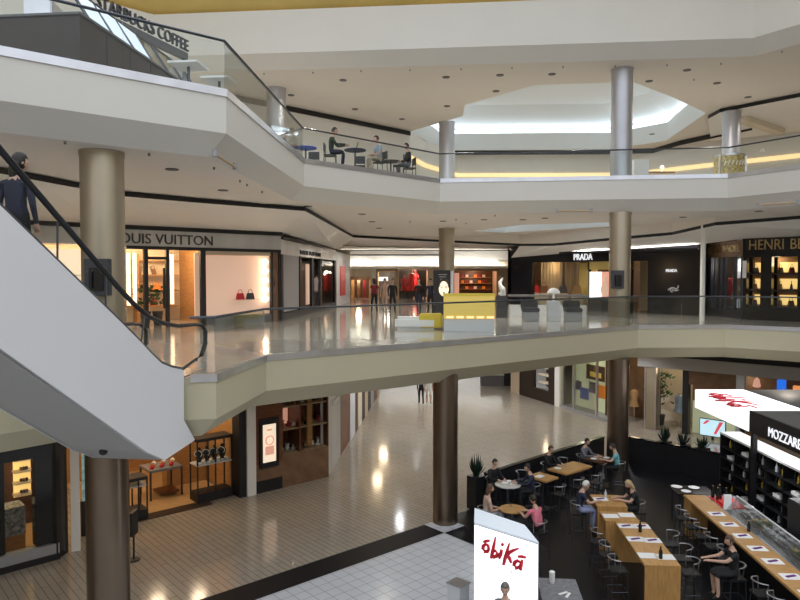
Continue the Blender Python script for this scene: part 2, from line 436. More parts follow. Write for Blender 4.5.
# ================================================================ columns
def column(x, y, r, z0, z1, m, label):
    mb = MB(); n = 32
    mb.lathe([(r, z0), (r, z1 - .10), (r + .015, z1 - .10), (r + .015, z1)], (x, y, 0), n)
    o = struct(mb, 'column', M[m], smooth=True); o['label'] = label; o['category'] = 'column'; return o
xa, ya = -5.70, 12.9
column(xa, ya, .395, 0, 4.28, 'column_shaded', 'shaded round column below the escalator foot')
column(xa, ya, .395, ZM, 9.78, 'column_champagne', 'champagne round column beside the escalator on the middle floor')
column(1.36, 19.92, .375, 0, 4.6, 'column_shaded', 'shaded round column on the white floor pad at the band corner')
xc, yc = 8.29, 25.3
column(xc, yc, .395, 0, 4.28, 'column_shaded', 'shaded round column in the gap of the restaurant wall')
column(xc, yc, .395, ZM, 9.78, 'column_champagne', 'champagne round column carrying a black phone box')
column(xc, yc, .395, ZU, ZT, 'column_silver', 'tall silver round column just behind the top balustrade')
xu, yu = 46.5 / 670 * 34, 34
column(xu, yu, .395, ZM, 9.78, 'column_champagne', 'champagne round column behind the yellow kiosk')
column(xu, yu, .395, ZU, ZT, 'column_silver', 'silver round column at the corner of the white ceiling tray')
column(328.5 / 670 * 31, 31, .395, ZU, 14.9, 'column_silver', 'silver round column behind the gold drum display')
column(-122.5 / 670 * 27.9, 27.9, .395, ZU, ZT, 'column_silver', 'silver round column behind the sloping run of top glass')

# ================================================================ bulkheads over the middle floor shops
LVF = Wall((-13.2, 20.88), (-4.97, 28.03)); K = (-4.97, 28.03); KS = (-3.87, 40.5); LVS = Wall(K, KS)
PRW = Wall((6.6, 39.95), (14.2, 31.8)); HBS = Wall((14.9, 32.6), (14.9, 29.2)); HBF = Wall((14.9, 29.2), (19.8, 24.2))
npx = ((40, 181), (120, 196), (200, 203), (305, 211), (353, 237.5), (400, 240), (520, 246), (552, 246), (600, 241.5), (672, 235), (715, 225.5), (800, 219))
N = [at(x, y, 9.62) for x, y in npx]
for i_, y_ in ((6, 39), (7, 36.6), (8, 33.4), (9, 30.3), (10, 27.2)): N[i_] = aty(*npx[i_], y_)
N = [N[0] + (N[0] - N[1]) * 4] + N + [N[-1] + Vector((5, -6, 0))]
S = {0: (-20, 15.0, 9.2), 1: (-13.2, 20.88, 9.2), 4: (*K, 9.2), 5: (*KS, 8.95), 6: (-4.9, 55, 9.5), 7: (9.1, 55, 9.5), 8: (6.6, 39.95, 8.45), 9: (11.0, 35.23, 8.75), 10: (14.2, 31.8, 8.88), 11: (14.9, 29.2, 9.0), 13: (22, 22, 9.1)}
mb = MB(); ks = sorted(S)
for a, b in zip(ks, ks[1:]):
    row = [N[i] for i in range(a, b + 1)]
    A, B = Vector(S[a]), Vector(S[b])
    low = [A.lerp(B, (i - a) / (b - a)) for i in range(a, b + 1)]
    mb.strip(row, low)
struct(mb, 'ceiling_bulkhead', M['white_paint'])
mb = MB(); mb.strip(N, [p + Vector((0, 0, .135)) for p in N]); struct(mb, 'trim_black_reveal', M['black_reveal'])
mb = MB(); mb.strip([p + Vector((0, .01, .134)) for p in N[6:13]], [Vector((p.x, p.y + .01, 9.79)) for p in N[6:13]]); struct(mb, 'trim_bulkhead_face', M['ceiling_paint'])
# the far hall steps down twice more, each step edged in black
for k, (n0, h) in enumerate(((.55, .12),)):
    mb = MB(); t2 = n0 + h / 2
    ps = [N[i].lerp(Vector(S[i]), n0) - Vector((0, 0, .02)) for i in (5, 6, 7)]
    mb.strip(ps, [N[i].lerp(Vector(S[i]), t2) - Vector((0, 0, .02)) for i in (5, 6, 7)]); struct(mb, 'trim_black_reveal', M['black_reveal'])
# black line over the shop fronts
mb = MB()
for W_, z in ((LVF, 9.2),):
    W_.ubox(mb, 0, W_.L, z - .14, z + .02, 0, .12)
LVS.ubox(mb, 0, LVS.L, 8.92, 9.05, 0, .10)
struct(mb, 'trim_black_reveal', M['black_reveal'])

# ================================================================ upper floor back walls
WUL = Wall((-14, 22.2), V2(at(410, 133, 15.0))); e_ = V2(at(410, 133, 15.0))
mb = MB(); WUL.ubox(mb, 0, WUL.L, ZU, ZT, -.3, 0); struct(mb, 'wall_upper_cafe', M['white_paint'])
mb = MB(); WUL.ubox(mb, 0, WUL.L, 14.86, 15.08, 0, .05); struct(mb, 'trim_black_reveal', M['black_reveal'])
UB = [e_, (1.4, 38.6), (3.6, 42.4), (14.2, 42.2), (17.6, 38.6), (21.5, 35), (28, 28)]
mb = MB(); mb.strip(zed(UB, ZU), zed(UB, ZT)); struct(mb, 'wall_upper_back', M['white_paint'])
mb = MB(); q = offset(UB, -.10); mb.strip(zed(q, 13.60), zed(q, 13.80)); mb.strip(zed(q, 13.80), zed(UB, 13.82)); mb.strip(zed(q, 13.60), zed(UB, 13.58)); struct(mb, 'trim_gold_cove', M['lit_gold'])
mb = MB(); q = [V2(aty(x, y, k)) for x, y, k in ((455, 157, 41.6), (600, 156, 41.4), (652, 154, 41), (680, 147, 38.5), (752, 136, 34.5))]
mb.strip(zed(q, 15.09), zed(q, 14.82)); struct(mb, 'trim_black_reveal', M['black_reveal'])
q = [V2(at(x, y, 14.92)) for x, y in ((752, 137), (708, 119), (720, 112.5), (800, 97))] + [(22, 22)]
mb = MB(); mb.strip(zed(q[1:], 15.09), zed(q[1:], 14.92)); struct(mb, 'trim_black_reveal', M['black_reveal'])
mb = MB(); mb.tess([zed(q[1:], 14.93) + [Vector((29, 26, 14.93)), Vector((22, 34.5, 14.93)), Vector((17.5, 38, 14.93))]]); struct(mb, 'ceiling_bulkhead', M['white_paint'])
# sloping rib under that bulkhead
mb = MB(); a, b = at(742, 117, 14.9), at(780, 130, 14.9); mb.box((a + b) / 2 - Vector((0, 0, .1)), ((b - a).length, .5, .25), math.atan2(b.y - a.y, b.x - a.x)); struct(mb, 'trim_ceiling_rib', M['cream_wall'])

# ================================================================ glass balustrades
def balustrade(label, edge, zf, zr, step=1.9, sk0=0):
    t = thing('glass_balustrade', label, 'balustrade', (edge[0][0], edge[0][1], zf), 'glass balustrades')
    mid = offset(edge, .03)
    mb = MB()
    for i in range(len(edge) - 1):
        o1, o2 = Vector(edge[i]), Vector(edge[i + 1]); u = (o2 - o1).normalized(); n = Vector((-u.y, u.x))
        q = [offset(edge, -.03)[j] for j in (i, i + 1)] + [offset(edge, .10)[j] for j in (i + 1, i)]
        mb.prism(q, zf - .09, zf + .06)
    mb.build('base_rail', M['steel'], t)
    mb = MB(); r = offset(edge, .035); mb.tube([Vector((p[0], p[1], zr)) for p in r], .034, 10, flat=.8); mb.build('handrail', M['dark_steel'], t, smooth=True)
    for i in range(len(edge) - 1):
        a, b = Vector(mid[i]), Vector(mid[i + 1]); L = (b - a).length; k = max(1, round(L / step))
        for j in range(k):
            g = .006
            p0 = a.lerp(b, j / k) + (b - a).normalized() * g; p1 = a.lerp(b, (j + 1) / k) - (b - a).normalized() * g
            u = (p1 - p0).normalized(); nn = Vector((-u.y, u.x)) * .006
            mb = MB(); mb.prism([p0 - nn, p1 - nn, p1 + nn, p0 + nn], zf + .05, zr - .02); mb.build('glass_panel', M['glass'], t)
    return t
balustrade('glass balustrade with dark handrail around the top floor edge', P, ZU, 12.0, 2.2)
balustrade('glass balustrade with dark handrail along the yellow middle floor edge', [V2(Vector(MALL[3]).lerp(Vector(MALL[4]), .2))] + MALL[4:], ZM, 6.63, 2.0)

# ================================================================ recessed lights and ceiling fittings
mb = MB(); mb.lathe([(.12, .0), (.145, .0), (.145, .02), (.12, .02)], (0, 0, -.02), 16)
dl = mb.build('downlight', M['dark_grey'], origin=(0, 0, 0)); tag(dl, 'x', 'light')
mb = MB(); mb.lathe([(.09, 0), (.125, -.012), (.125, .0)], (0, 0, -.012), 16); can = mb.build('lamp_can', M['black'], dl)
used = []
def downs(lst, z, lab, grp):
    for x, y in lst:
        p = at(x, y, z)
        place(dl, used, p, 0, lab, grp)
downs(((291, 95), (343, 80), (355, 109), (402, 119), (446, 77), (447, 106), (496, 91), (500, 75), (552, 74), (652, 134), (687, 70), (717, 83), (748, 97), (752, 123), (779, 110), (649, 81)), ZT,
      'small round recessed light in the top ceiling', 'recessed lights in the top ceiling')
downs(((172, 169), (223, 190), (308, 237 - 31), (362, 214), (372, 221.5), (379, 228), (443, 221), (484, 219.5), (523, 219.5), (545, 218), (657, 225), (683, 217), (759, 211)), ZU - 1.22,
      'small round recessed light in the ceiling of the middle floor', 'recessed lights in the middle ceiling')
mb = MB(); mb.ell((0, 0, -.005), (.03, .03, .03), 10, 6); hd = mb.build('sprinkler_head', M['mid_grey'], origin=(0, 0, 0), smooth=True); tag(hd, 'x', 'sprinkler')
mb = MB(); mb.cyl((0, 0, -.03), (0, 0, -.055), .015, .028, 8); mb.build('deflector', M['dark_steel'], hd)
us2 = []
for lst, z, lab in ((((264, 73), (313, 72), (361, 70.5), (410, 69.5), (461, 68.5), (512, 67.5), (563, 66.5), (615, 65.5), (667, 64.5), (721, 63), (782, 51), (694, 79)), ZT, 'tiny sprinkler head in the row along the edge of the top ceiling'),
                    (((65, 141), (149, 153), (240, 180), (247, 184), (262, 191), (214, 167), (410, 221), (456, 219), (466, 223), (495, 215)), ZU - 1.22, 'tiny sprinkler head in the ceiling of the middle floor')):
    for x, y in lst: place(hd, us2, at(x, y, z), 0, lab, 'sprinklers ' + lab[-20:])
def linear(a, b, label):
    t = thing('linear_lamp', label, 'light', (a + b) / 2)
    mb = MB(); mb.cyl(a, b, .032, n=10); mb.build('lamp_tube', M['tan'], t, smooth=True)
    for p in (a, b):
        mb = MB(); mb.cyl(p - Vector((0, 0, .05)), p + Vector((0, 0, .08)), .05, n=10); mb.build('end_bracket', M['mid_grey'], t, smooth=True)
dz = Vector((0, 0, -.10))
linear(at(215, 154, 9.70), at(235, 167, 9.70), 'slim tube lamp under the ceiling beside the sloping top fascia')
linear(at(557, 211, 9.70), at(591, 211, 9.70), 'slim tube lamp under the top fascia beside the champagne column')
linear(at(758, 205.5, 9.70), at(797, 202.5, 9.70), 'slim tube lamp under the top fascia above the black shop sign')

# ceiling downlights that carry the light
for x, y in ((-8, 17), (-4.5, 22), (0, 28), (5, 30), (10, 29), (14, 27), (1, 38), (6, 36), (0, 47), (-3, 33), (4, 50), (-2, 42), (3, 44), (7, 48), (-2, 52)):  # last positions added to brighten the dim far hall ceiling
    spot((x, y, 9.6), 400, col=(1, .93, .83))
for x, y in ((-7, 16), (-4, 19.5), (-.5, 22.5), (3.5, 27), (0, 31), (4, 34), (1, 40), (6, 38), (10, 31), (2, 48), (-9, 13.5), (14, 24)):
    spot((x, y, 4.2), 35 if x < -3.5 else (100 if y < 26 else 380), col=(1, .88, .74) if y < 26 else (.95, .97, 1))
for x, y in ((-3, 27), (3, 29), (8, 30), (13, 28), (-7, 22), (7, 37), (12, 36), (18, 30)):
    spot((x, y, 14.9), 370, 165, col=(1, .95, .88))

# assumed light coves on top of the shop fronts, washing the white bulkhead above them
def cove(W_, u0, u1, z, d=.12, lit='lit_cove_strong'):
    mb = MB(); W_.ubox(mb, u0, u1, z, z + .05, -.12, -.04); struct(mb, 'trim_cove_strip', M[lit])
mat('lit_cove_strong', (1, .98, .93), .5, emit=22, ecol=(1, .97, .9))
# ================================================================ escalator
ed = Vector((.1055, .9944)); EA = Vector((-4.0, 12.45))
EW = Wall(EA, EA - ed * 8)
EWID = 1.33
uz = lambda x, y: EW.hit(x, y)
def ext(p, q, du):                      # carry the line p -> q on by du beyond p
    s = (p[1] - q[1]) / (p[0] - q[0]); return (p[0] + du, p[1] + s * du)
t0, t1 = uz(0, 205), uz(120, 321)
b0, b1 = uz(0, 348), uz(147, 452)
base = [ext(t0, t1, 3.2), t0, t1, uz(140, 341), uz(152, 354), uz(162, 363.5), uz(172, 367.5), uz(184, 370)]
botm = [uz(184, 420), uz(195, 440), uz(165, 460), b1, b0, ext(b0, b1, 3.2)]
r0, r1 = uz(0, 146), uz(120, 287)
rail = [ext(r0, r1, 3.2), r0, r1, uz(135, 303), uz(150, 316), uz(165, 323), uz(180, 326), uz(195, 324.5), uz(203, 325), uz(207, 331), uz(207, 344), uz(203, 355), uz(197, 360)]
esc = thing('escalator', 'white clad escalator climbing from the middle floor edge', 'escalator', (-4.7, 12.3, 4.3))
for d0, d1 in ((0, -.07), (-EWID, -EWID + .07)):
    mb = MB(); poly = base + botm
    mb.tess([[EW.pt(u, z, d0) for u, z in poly]]); mb.tess([[EW.pt(u, z, d1) for u, z in poly]])
    cl = poly + [poly[0]]; mb.strip([EW.pt(u, z, d0) for u, z in cl], [EW.pt(u, z, d1) for u, z in cl])
    mb.build('side_panel', M['escalator_white'], esc)
    dm = (d0 + d1) / 2; dir_ = 1 if d0 == 0 else -1
    bend = base + [uz(196, 361)]
    mb = MB(); pts = bend + [q for q in rail[::-1][1:]]
    mb.tess([[EW.pt(u, z, dm + .005) for u, z in pts]]); mb.build('glass_side', M['glass'], esc)
    mb = MB(); mb.tube([EW.pt(u, z, dm) for u, z in rail], .045, 10, flat=.8); mb.build('handrail', M['rubber'], esc, smooth=True)
    mb = MB(); mb.tube([EW.pt(u, z + .015, dm) for u, z in bend], .035, 8); mb.build('base_rail', M['dark_steel'], esc)
    for px, py0, py1 in ((143, 344, 313), (60, 263, 222), (108, 309, 276)):
        a, b = uz(px, py0), uz(px + (4 if px == 143 else 0), py1)
        mb = MB(); mb.cyl(EW.pt(*a, dm), EW.pt(*b, dm), .014, n=6); mb.build('glass_joint', M['dark_steel'], esc)
mb = MB(); bl = botm[1:]
mb.strip([EW.pt(u, z, -.02) for u, z in bl], [EW.pt(u, z, -EWID + .02) for u, z in bl]); mb.build('underside', M['soffit_grey'], esc)
mb = MB(); p0 = EW.hit(68, 432); q = EW.pt(1.6, 5.05, -.75)
mb = MB(); k = (b0[1] - b1[1]) / (b0[0] - b1[0]); uu = 1.55; mb.ell(EW.pt(uu, b1[1] + k * (uu - b1[0]) - .02, -.75), (.07, .07, .06)); mb.build('camera_dome', M['black'], esc, smooth=True)
mb = MB(); run = .40; kk = (t0[1] - t1[1]) / (t0[0] - t1[0]); u = .55
for i in range(16):
    z = max(ZM + .02, t1[1] + kk * (u - t1[0]) - .12)
    EW.ubox(mb, u, u + run, z - .22, z, -EWID + .14, -.14); u += run
mb.build('steps', M['dark_steel'], esc)
mb = MB(); EW.ubox(mb, -1.2, .55, ZM + .004, ZM + .02, -EWID + .1, -.1); mb.build('landing_plate', M['steel'], esc)

# ================================================================ black boxes on the two champagne columns
def phone_box(x, y, z, r, label):
    t = thing('wall_telephone', label, 'telephone', (x, y, z), 'telephones on columns')
    mb = MB(); mb.box((x, y - r - .07, z + .34), (.46, .14, .68)); mb.build('housing', M['charcoal'], t, bevel=.01)
    mb = MB(); mb.box((x, y - r - .15, z + .30), (.26, .03, .42)); mb.build('phone_body', M['black_gloss'], t)
    mb = MB(); mb.tube([(x - .08, y - r - .19, z + .14), (x - .08, y - r - .20, z + .3), (x - .08, y - r - .19, z + .46)], .025, 8); mb.build('handset', M['black'], t)
    return t
phone_box(xa + .1, ya, 7.05, .395, 'black telephone box on the champagne column beside the escalator')
phone_box(xc - .22, yc, 6.92, .37, 'black telephone box on the champagne column in front of the black shop')

# ================================================================ shop front with the pink lit window
sf = thing('storefront', 'metal clad shop front with large grey lettering and a glowing pink window', 'shop front', (-9, 24.4, ZM))
mb = MB()
for a, b in ((0, .33), (.33, .62), (.62, 1)): LVF.ubox(mb, LVF.L * a + .01, LVF.L * b, 8.48, 9.08, -.25, 0)
sb_ = mb.build('sign_band', M['sign_grey'], sf)
mb = MB(); wtext(LVF, mb, 'LOUIS VUITTON', 113, 234.2, 213, 244.2, .01, .04); mb.build('sign_lettering', M['charcoal'], sb_)
u_ = lambda px: LVF.hit(px, 300)[0]
mb = MB()
for a, b in ((144.5, 148.5), (166.5, 169.5), (201, 206), (271, 273), (279, 281)): LVF.boxz(mb, a, b, ZM, 8.48, -.12, .02)
LVF.boxz(mb, 127, 281, 8.36, 8.48, -.12, .03); LVF.boxz(mb, 149, 168, 8.0, 8.1, -.1, .0)
mb.build('window_frame', M['black'], sf)
mb = MB(); LVF.boxz(mb, 170, 201, ZM + .2, 8.36, -.04, -.02); mb.build('window_pane', M['glass_shop'], sf)
mb = MB(); LVF.boxz(mb, 150, 166, ZM + .05, 8.0, -.05, -.03); dr_ = mb.build('door', M['glass_shop'], sf)
mb = MB(); LVF.boxz(mb, 163.3, 165, 6.2, 7.7, -.02, .06); mb.build('door_handle', M['black'], dr_)
mb = MB(); LVF.boxz(mb, 203, 279, ZM + .3, 8.30, -.80, -.70); db_ = mb.build('display_back', M['lit_display'], sf)
mb = MB(); LVF.boxz(mb, 206, 271, ZM, ZM + .3, -.8, .03); mb.build('window_plinth', M['dark_grey'], sf)
mb = MB(); LVF.boxz(mb, 206, 271, 8.22, 8.36, -.8, -.02); mb.build('window_header', M['beige_wall'], sf)
mb = MB(); LVF.boxz(mb, 273, 279, ZM, 8.4, -.2, -.05); LVF.boxz(mb, 275, 276.5, 6.95, 7.2, -.05, .02); mb.build('end_panel', M['wood_brown'], sf)
zs = [LVF.zz(265, y, -.6) for y in (262, 271, 280.5, 290, 299)]
for z in zs:
    u0, u1 = LVF.hit(258, 280, -.6)[0], LVF.hit(269, 280, -.6)[0]
    mb = MB(); mb.ell(LVF.pt((u0 + u1) / 2 + .1, z, -.62), (.12, .12, .12), 10, 8); mb.build('bulb', M['lit_bulb'], db_, smooth=True)
    glow(LVF.pt((u0 + u1) / 2 - .1, z, -.4), 1.6, (1, .75, .55), .05)
zsh = LVF.zz(245, 299.5, -.4)
mb = MB(); ua, ub = LVF.hit(233, 299, -.4)[0], LVF.hit(258, 299, -.4)[0]; LVF.ubox(mb, ua, ub, zsh - .02, zsh, -.68, -.2); mb.build('display_shelf', M['glass_clear'], sf)
def handbag(name, lab, pos, rz, w, h, m, grp=None, handle=True):
    t = thing(name, lab, 'bag', pos, grp)
    x, y, z = pos; z += .003
    mb = MB(); c, s_ = math.cos(rz), math.sin(rz); q = lambda a, b, k: (x + a * c - b * s_, y + a * s_ + b * c, z + k)
    mb.hexa([q(-w / 2, -w * .2, 0), q(w / 2, -w * .2, 0), q(w / 2, w * .2, 0), q(-w / 2, w * .2, 0)], [q(-w * .38, -w * .1, h), q(w * .38, -w * .1, h), q(w * .38, w * .1, h), q(-w * .38, w * .1, h)])
    mb.build('bag_body', M[m], t, bevel=.012)
    if handle:
        mb = MB(); mb.tube([q(math.cos(k * math.pi / 8) * w * .26, 0, h + math.sin(k * math.pi / 8) * h * .55) for k in range(9)], w * .035, 6); mb.build('handle', M[m], t)
    return t
za = math.atan2(LVF.u.y, LVF.u.x)
for px, m, lab in ((240.5, 'red', 'bright red handbag on the shelf of the pink lit window'), (250.5, 'charcoal', 'dark handbag beside the red one in the pink lit window')):
    handbag('handbag', lab, LVF.pt(LVF.hit(px, 299, -.4)[0], zsh, -.42), za, .36, .26, m)
# pink side return of the same shop
mb = MB(); LVS.ubox(mb, 0, LVS.L, 8.30, 8.94, -.2, 0); sb_ = mb.build('side_sign_band', M['sign_grey'], sf)
mb = MB(); wtext(LVS, mb, 'LOUIS VUITTON', 300, 251.5, 320, 255.5, .01, .04); mb.build('side_lettering', M['charcoal'], sb_)
for a, b in ((281, 283), (299.5, 301), (311.5, 313.5), (320, 321.5), (334.5, 336)):
    mb = MB(); LVS.boxz(mb, a, b, ZM, 8.3, -.1, .03); mb.build('side_frame', M['black'], sf)
mb = MB(); LVS.boxz(mb, 283, 299.5, ZM + .35, 8.3, -.06, -.02); mb.build('side_metal_panel', M['mid_grey'], sf)
mb = MB(); LVS.boxz(mb, 301, 311.5, ZM + .3, 8.0, -.5, -.4); mb.build('side_wood_panel', M['wood_amber'], sf)
mb = MB(); LVS.boxz(mb, 307, 311.5, ZM + .3, 8.0, -.4, -.3); mb.build('side_dark_panel', M['wood_dark'], sf)
mb = MB(); LVS.boxz(mb, 313.5, 320, ZM + .4, 8.0, -.5, -.4); mb.build('side_display_back', M['lit_display'], sf)
mb = MB(); LVS.boxz(mb, 321.5, 334.5, ZM + .3, 8.2, -.06, -.02); mb.build('side_glass', M['glass_shop'], sf)
mb = MB(); LVS.boxz(mb, 321.5, 334.5, ZM + .2, 8.2, -1.2, -1.1); mb.build('side_back_wall', M['dark_grey'], sf)
mb = MB(); LVS.ubox(mb, 0, LVS.L, ZM, ZM + .3, -.5, .03); mb.build('side_plinth', M['charcoal'], sf)
# dress form in the narrow side window
t = thing('dress_form', 'small grey dress form in the narrow pink side window', 'mannequin', LVS.pt(LVS.hit(316.8, 300, -.2)[0], ZM + .303, -.2)); o = Vector(t['_o'])
mb = MB(); mb.lathe([(.18, 0), (.18, .03), (.02, .05), (.02, .7)], o, 12); mb.build('stand', M['dark_steel'], t)
mb = MB(); mb.lathe([(.05, .7), (.16, .8), (.13, 1.05), (.19, 1.3), (.15, 1.45), (.05, 1.5), (.04, 1.6)], o, 12); mb.build('torso', M['mid_grey'], t, smooth=True)
# the lit room behind
room = thing('shop_interior', 'warm lit sales room with amber shelving behind the metal clad shop front', 'shop interior', LVF.pt(4, ZM, -4))
mb = MB(); LVF.ubox(mb, -1, 10.2, ZM, 8.9, -4.2, -4.0); mb.build('back_wall', M['cream_wall'], room)
mb = MB(); LVF.ubox(mb, -1, 10.2, 8.6, 8.7, -4.0, -.3); mb.build('room_ceiling', M['cream_wall'], room)
mb = MB(); LVF.ubox(mb, 8.2, 8.3, ZM, 8.6, -4, -.85); mb.build('side_wall', M['wood_amber'], room)
shz = (6.1, 6.75, 7.4, 8.0)
for z in shz:
    mb = MB(); LVF.ubox(mb, -.5, 8, z, z + .05, -4.0, -3.55); mb.build('shelf', M['wood_amber'], room)
for a in (0.5, 2.4, 4.3, 6.2):
    mb = MB(); LVF.ubox(mb, a, a + .08, ZM, 8.3, -4.0, -3.5); mb.build('upright', M['wood_amber'], room)
for u in (1.2, 3.4, 5.4, 7.2): glow(LVF.pt(u, 8.3, -2.2), 90, (1, .70, .40))
for u in (5.7, 5.95, 7.5):
    mb = MB(); LVF.ubox(mb, u, u + .12, 6.2, 8.3, -3.3, -3.2); mb.build('light_panel', M['lit_warm'], room)
ms = ['leather_brown', 'leather_tan', 'dark_red', 'cl_white', 'navy', 'orange', 'red', 'charcoal']
for i, z in enumerate(shz[:3]):
    for j in range(11):
        u = .75 + j * .62 + (i % 2) * .15
        if abs((u - .5) % 1.9) < .24: u += .34
        handbag('handbag', 'handbag on the amber shelving inside the lit sales room', LVF.pt(u, z + .05, -3.78), za, .30 + .06 * ((i + j) % 3), .24, ms[(i * 3 + j * 5) % 8], 'handbags on the amber shelving')
# stand of boxes next to the column, seen through the escalator glass
t = thing('display_case', 'bright white display case with coloured bags seen through the escalator glass', 'display case', LVF.pt(1.9, ZM, -.9))
mb = MB(); LVF.ubox(mb, 1.2, 3.6, ZM, 8.35, -1.3, -1.2); mb.build('case_back', M['lit_poster'], t)
for z in (6.2, 6.8, 7.4):
    mb = MB(); LVF.ubox(mb, 1.2, 3.6, z, z + .04, -1.2, -.7); mb.build('case_shelf', M['white'], t)
for k, (u, z, m, lab) in enumerate(((1.6, 6.24, 'red', 'red handbag low in the white display case'), (2.3, 6.24, 'navy', 'navy handbag low in the white display case'), (2.0, 6.84, 'orange', 'orange handbag on the middle shelf of the white display case'),
                                    (2.9, 6.84, 'red', 'red handbag on the middle shelf of the white display case'), (2.5, 7.44, 'leather_tan', 'tan handbag on the top shelf of the white display case'))):
    handbag('handbag', lab, LVF.pt(u, z, -.95), za, .4, .3, m)
# flower arrangement and dark chair by the door
for px, lab, m in ((146, 'leafy plant in a dark pot inside the shop door', 'leaf'), (158, 'plant with pale blossoms beside the shop door', 'leaf')):
    p = LVF.pt(LVF.hit(px, 300, -.9)[0], ZM + .003, -.95); t = thing('potted_plant', lab, 'plant', p)
    mb = MB(); mb.lathe([(.14, 0), (.2, .55), (.18, .55)], p, 12); mb.build('pot', M['charcoal'], t)
    mb = MB()
    for k in range(60):
        q = p + Vector((random.gauss(0, .17), random.gauss(0, .17), .75 + random.random() * .7)); a = random.random() * 6.3
        dx, dy = math.cos(a) * .10, math.sin(a) * .10
        mb.face([q, q + Vector((dx, dy, .03)), q + Vector((dx * 1.6, dy * 1.6, .12)), q + Vector((-dy * .4, dx * .4, .08))])
    mb.build('leaves', M[m], t)

# ================================================================ far hall
t = thing('storefront', 'narrow shop front with a red panel beyond the metal clad shop', 'shop front', (-3.7, 43, ZM)); W_ = Wall(KS, (-3.55, 47.5))
mb = MB(); W_.ubox(mb, 0, W_.L, ZM + .002, 8.85, -.2, 0); mb.build('shop_wall', M['pale_grey'], t)
mb = MB(); W_.boxz(mb, 340, 345, 6.1, 8.0, 0, .04); mb.build('red_panel', M['red'], t)
FAR = Wall((-4.9, 55), (9.1, 55))
def far_shop(label, a, b, zt, back, header=None, hz=None, depth=2.5, glow_p=60, col=(1, .8, .6)):
    t = thing('storefront', label, 'shop front', FAR.pt((FAR.span(a, b)[0] + FAR.span(a, b)[1]) / 2, ZM))
    u0, u1 = FAR.span(a, b)
    mb = MB(); FAR.ubox(mb, u0, u1, ZM, zt, -depth - .1, -depth); mb.build('back_wall', M[back], t)
    mb = MB(); FAR.ubox(mb, u0, u0 + .12, ZM, zt, -depth, 0); FAR.ubox(mb, u1 - .12, u1, ZM, zt, -depth, 0); mb.build('jamb', M['beige_wall'], t)
    mb = MB(); FAR.ubox(mb, u0, u1, zt, 8.6, -depth, 0); mb.build('header', M[header or 'cream_wall'], t)
    mb = MB(); FAR.ubox(mb, u0 + .12, u1 - .12, ZM, zt, -.05, -.03); mb.build('shop_window', M['glass_shop'], t)
    glow(FAR.pt((u0 + u1) / 2, zt - .3, -1.0), glow_p, col)
    return t, u0, u1
a = far_shop('glass shop front with brown fittings at the end of the hall', 344, 372, 7.3, 'wood_brown')
for k in range(4):
    mb = MB(); FAR.ubox(mb, a[1] + .5 + k * .5, a[1] + .75 + k * .5, ZM, 7.0, -1.5, -1.3); mb.build('fitting', M[('leather_tan', 'wood_brown', 'dark_red', 'tan')[k]], a[0])
mb = MB(); FAR.boxz(mb, 372, 376, ZM, 8.6, -.3, .15); o = mb.build('trim_white_pier', M['white_paint']); o['kind'] = 'structure'
b_ = far_shop('grey shop front with a small white sign beside the white pier', 376.5, 397, 7.7, 'dark_grey', 'tan')
mb = MB(); FAR.box(mb, 379, 277, 388, 281, -.02, .03); mb.build('sign_panel', M['lit_white'], b_[0])
c_ = far_shop('black shop front with red dressed mannequins', 397.5, 429, 7.85, 'black', 'beige_wall', glow_p=130)
mb = MB(); mb.lathe([(.25, 0), (.25, .08), (.2, .12)], FAR.pt(FAR.hit(412, 265)[0], 8.0, .1), 12); mb.build('round_emblem', M['pale_grey'], c_[0])
def mannequin(px, lab, h, m, d=-1.0):
    p = FAR.pt(FAR.hit(px, 300, d)[0], ZM, d); t = thing('mannequin', lab, 'mannequin', p + Vector((0, 0, 0)))
    mb = MB(); mb.box(p + Vector((0, 0, .3)), (.5, .5, .6)); mb.build('plinth', M['charcoal'], t); p = p + Vector((0, 0, .6))
    mb = MB(); mb.lathe([(.32, 0), (.27, h * .25), (.17, h * .55), (.14, h * .62), (.20, h * .78), (.17, h * .84), (.05, h * .87)], p, 14); mb.build('dress', M[m], t, smooth=True)
    mb = MB(); mb.ell(p + Vector((0, 0, h * .95)), (.085, .10, .12)); mb.cyl(p + Vector((0, 0, h * .85)), p + Vector((0, 0, h * .9)), .05); mb.build('head', M['dark_red'], t, smooth=True)
    mb = MB()
    for s_ in (-1, 1): mb.tube([p + Vector((s_ * .2, 0, h * .8)), p + Vector((s_ * .27, -.05, h * .6)), p + Vector((s_ * .2, -.12, h * .45))], [.05, .045, .03], 8)
    mb.build('arms', M[m], t, smooth=True)
mannequin(411.5, 'tall mannequin in a red dress in the black shop', 1.75, 'red', -.8)
mannequin(415.5, 'tall red mannequin standing behind the one in the dress', 1.7, 'red', -1.6)
mannequin(404.3, 'short mannequin in red beside the tall red one', 1.25, 'red', -.8)
d_ = far_shop('shop front with dark shelves behind the yellow kiosk', 453, 498, 7.75, 'wood_dark', 'tan', glow_p=110, col=(1, .6, .4))
mb = MB(); FAR.boxz(mb, 454, 459, 5.9, 7.6, .0, .05); mb.build('poster_panel', M['lit_poster_pink'], d_[0])
for k, z in enumerate((6.2, 6.7, 7.2)):
    mb = MB(); FAR.ubox(mb, d_[1] + .7, d_[2] - .3, z, z + .04, -2.5, -2.1); mb.build('shelf', M['wood_amber'], d_[0])
    for j in range(6):
        p = FAR.pt(d_[1] + 1.0 + j * .36, z + .044, -2.3); mb = MB(); mb.box(p + Vector((0, 0, .11)), (.24, .2, .22)); tag(mb.build('display_box', M[('charcoal', 'orange', 'dark_red', 'pale_grey')[(j + k) % 4]], bevel=.01), 'small box on the dark shelves of the shop behind the yellow kiosk', 'box', 'boxes on the dark shelves')
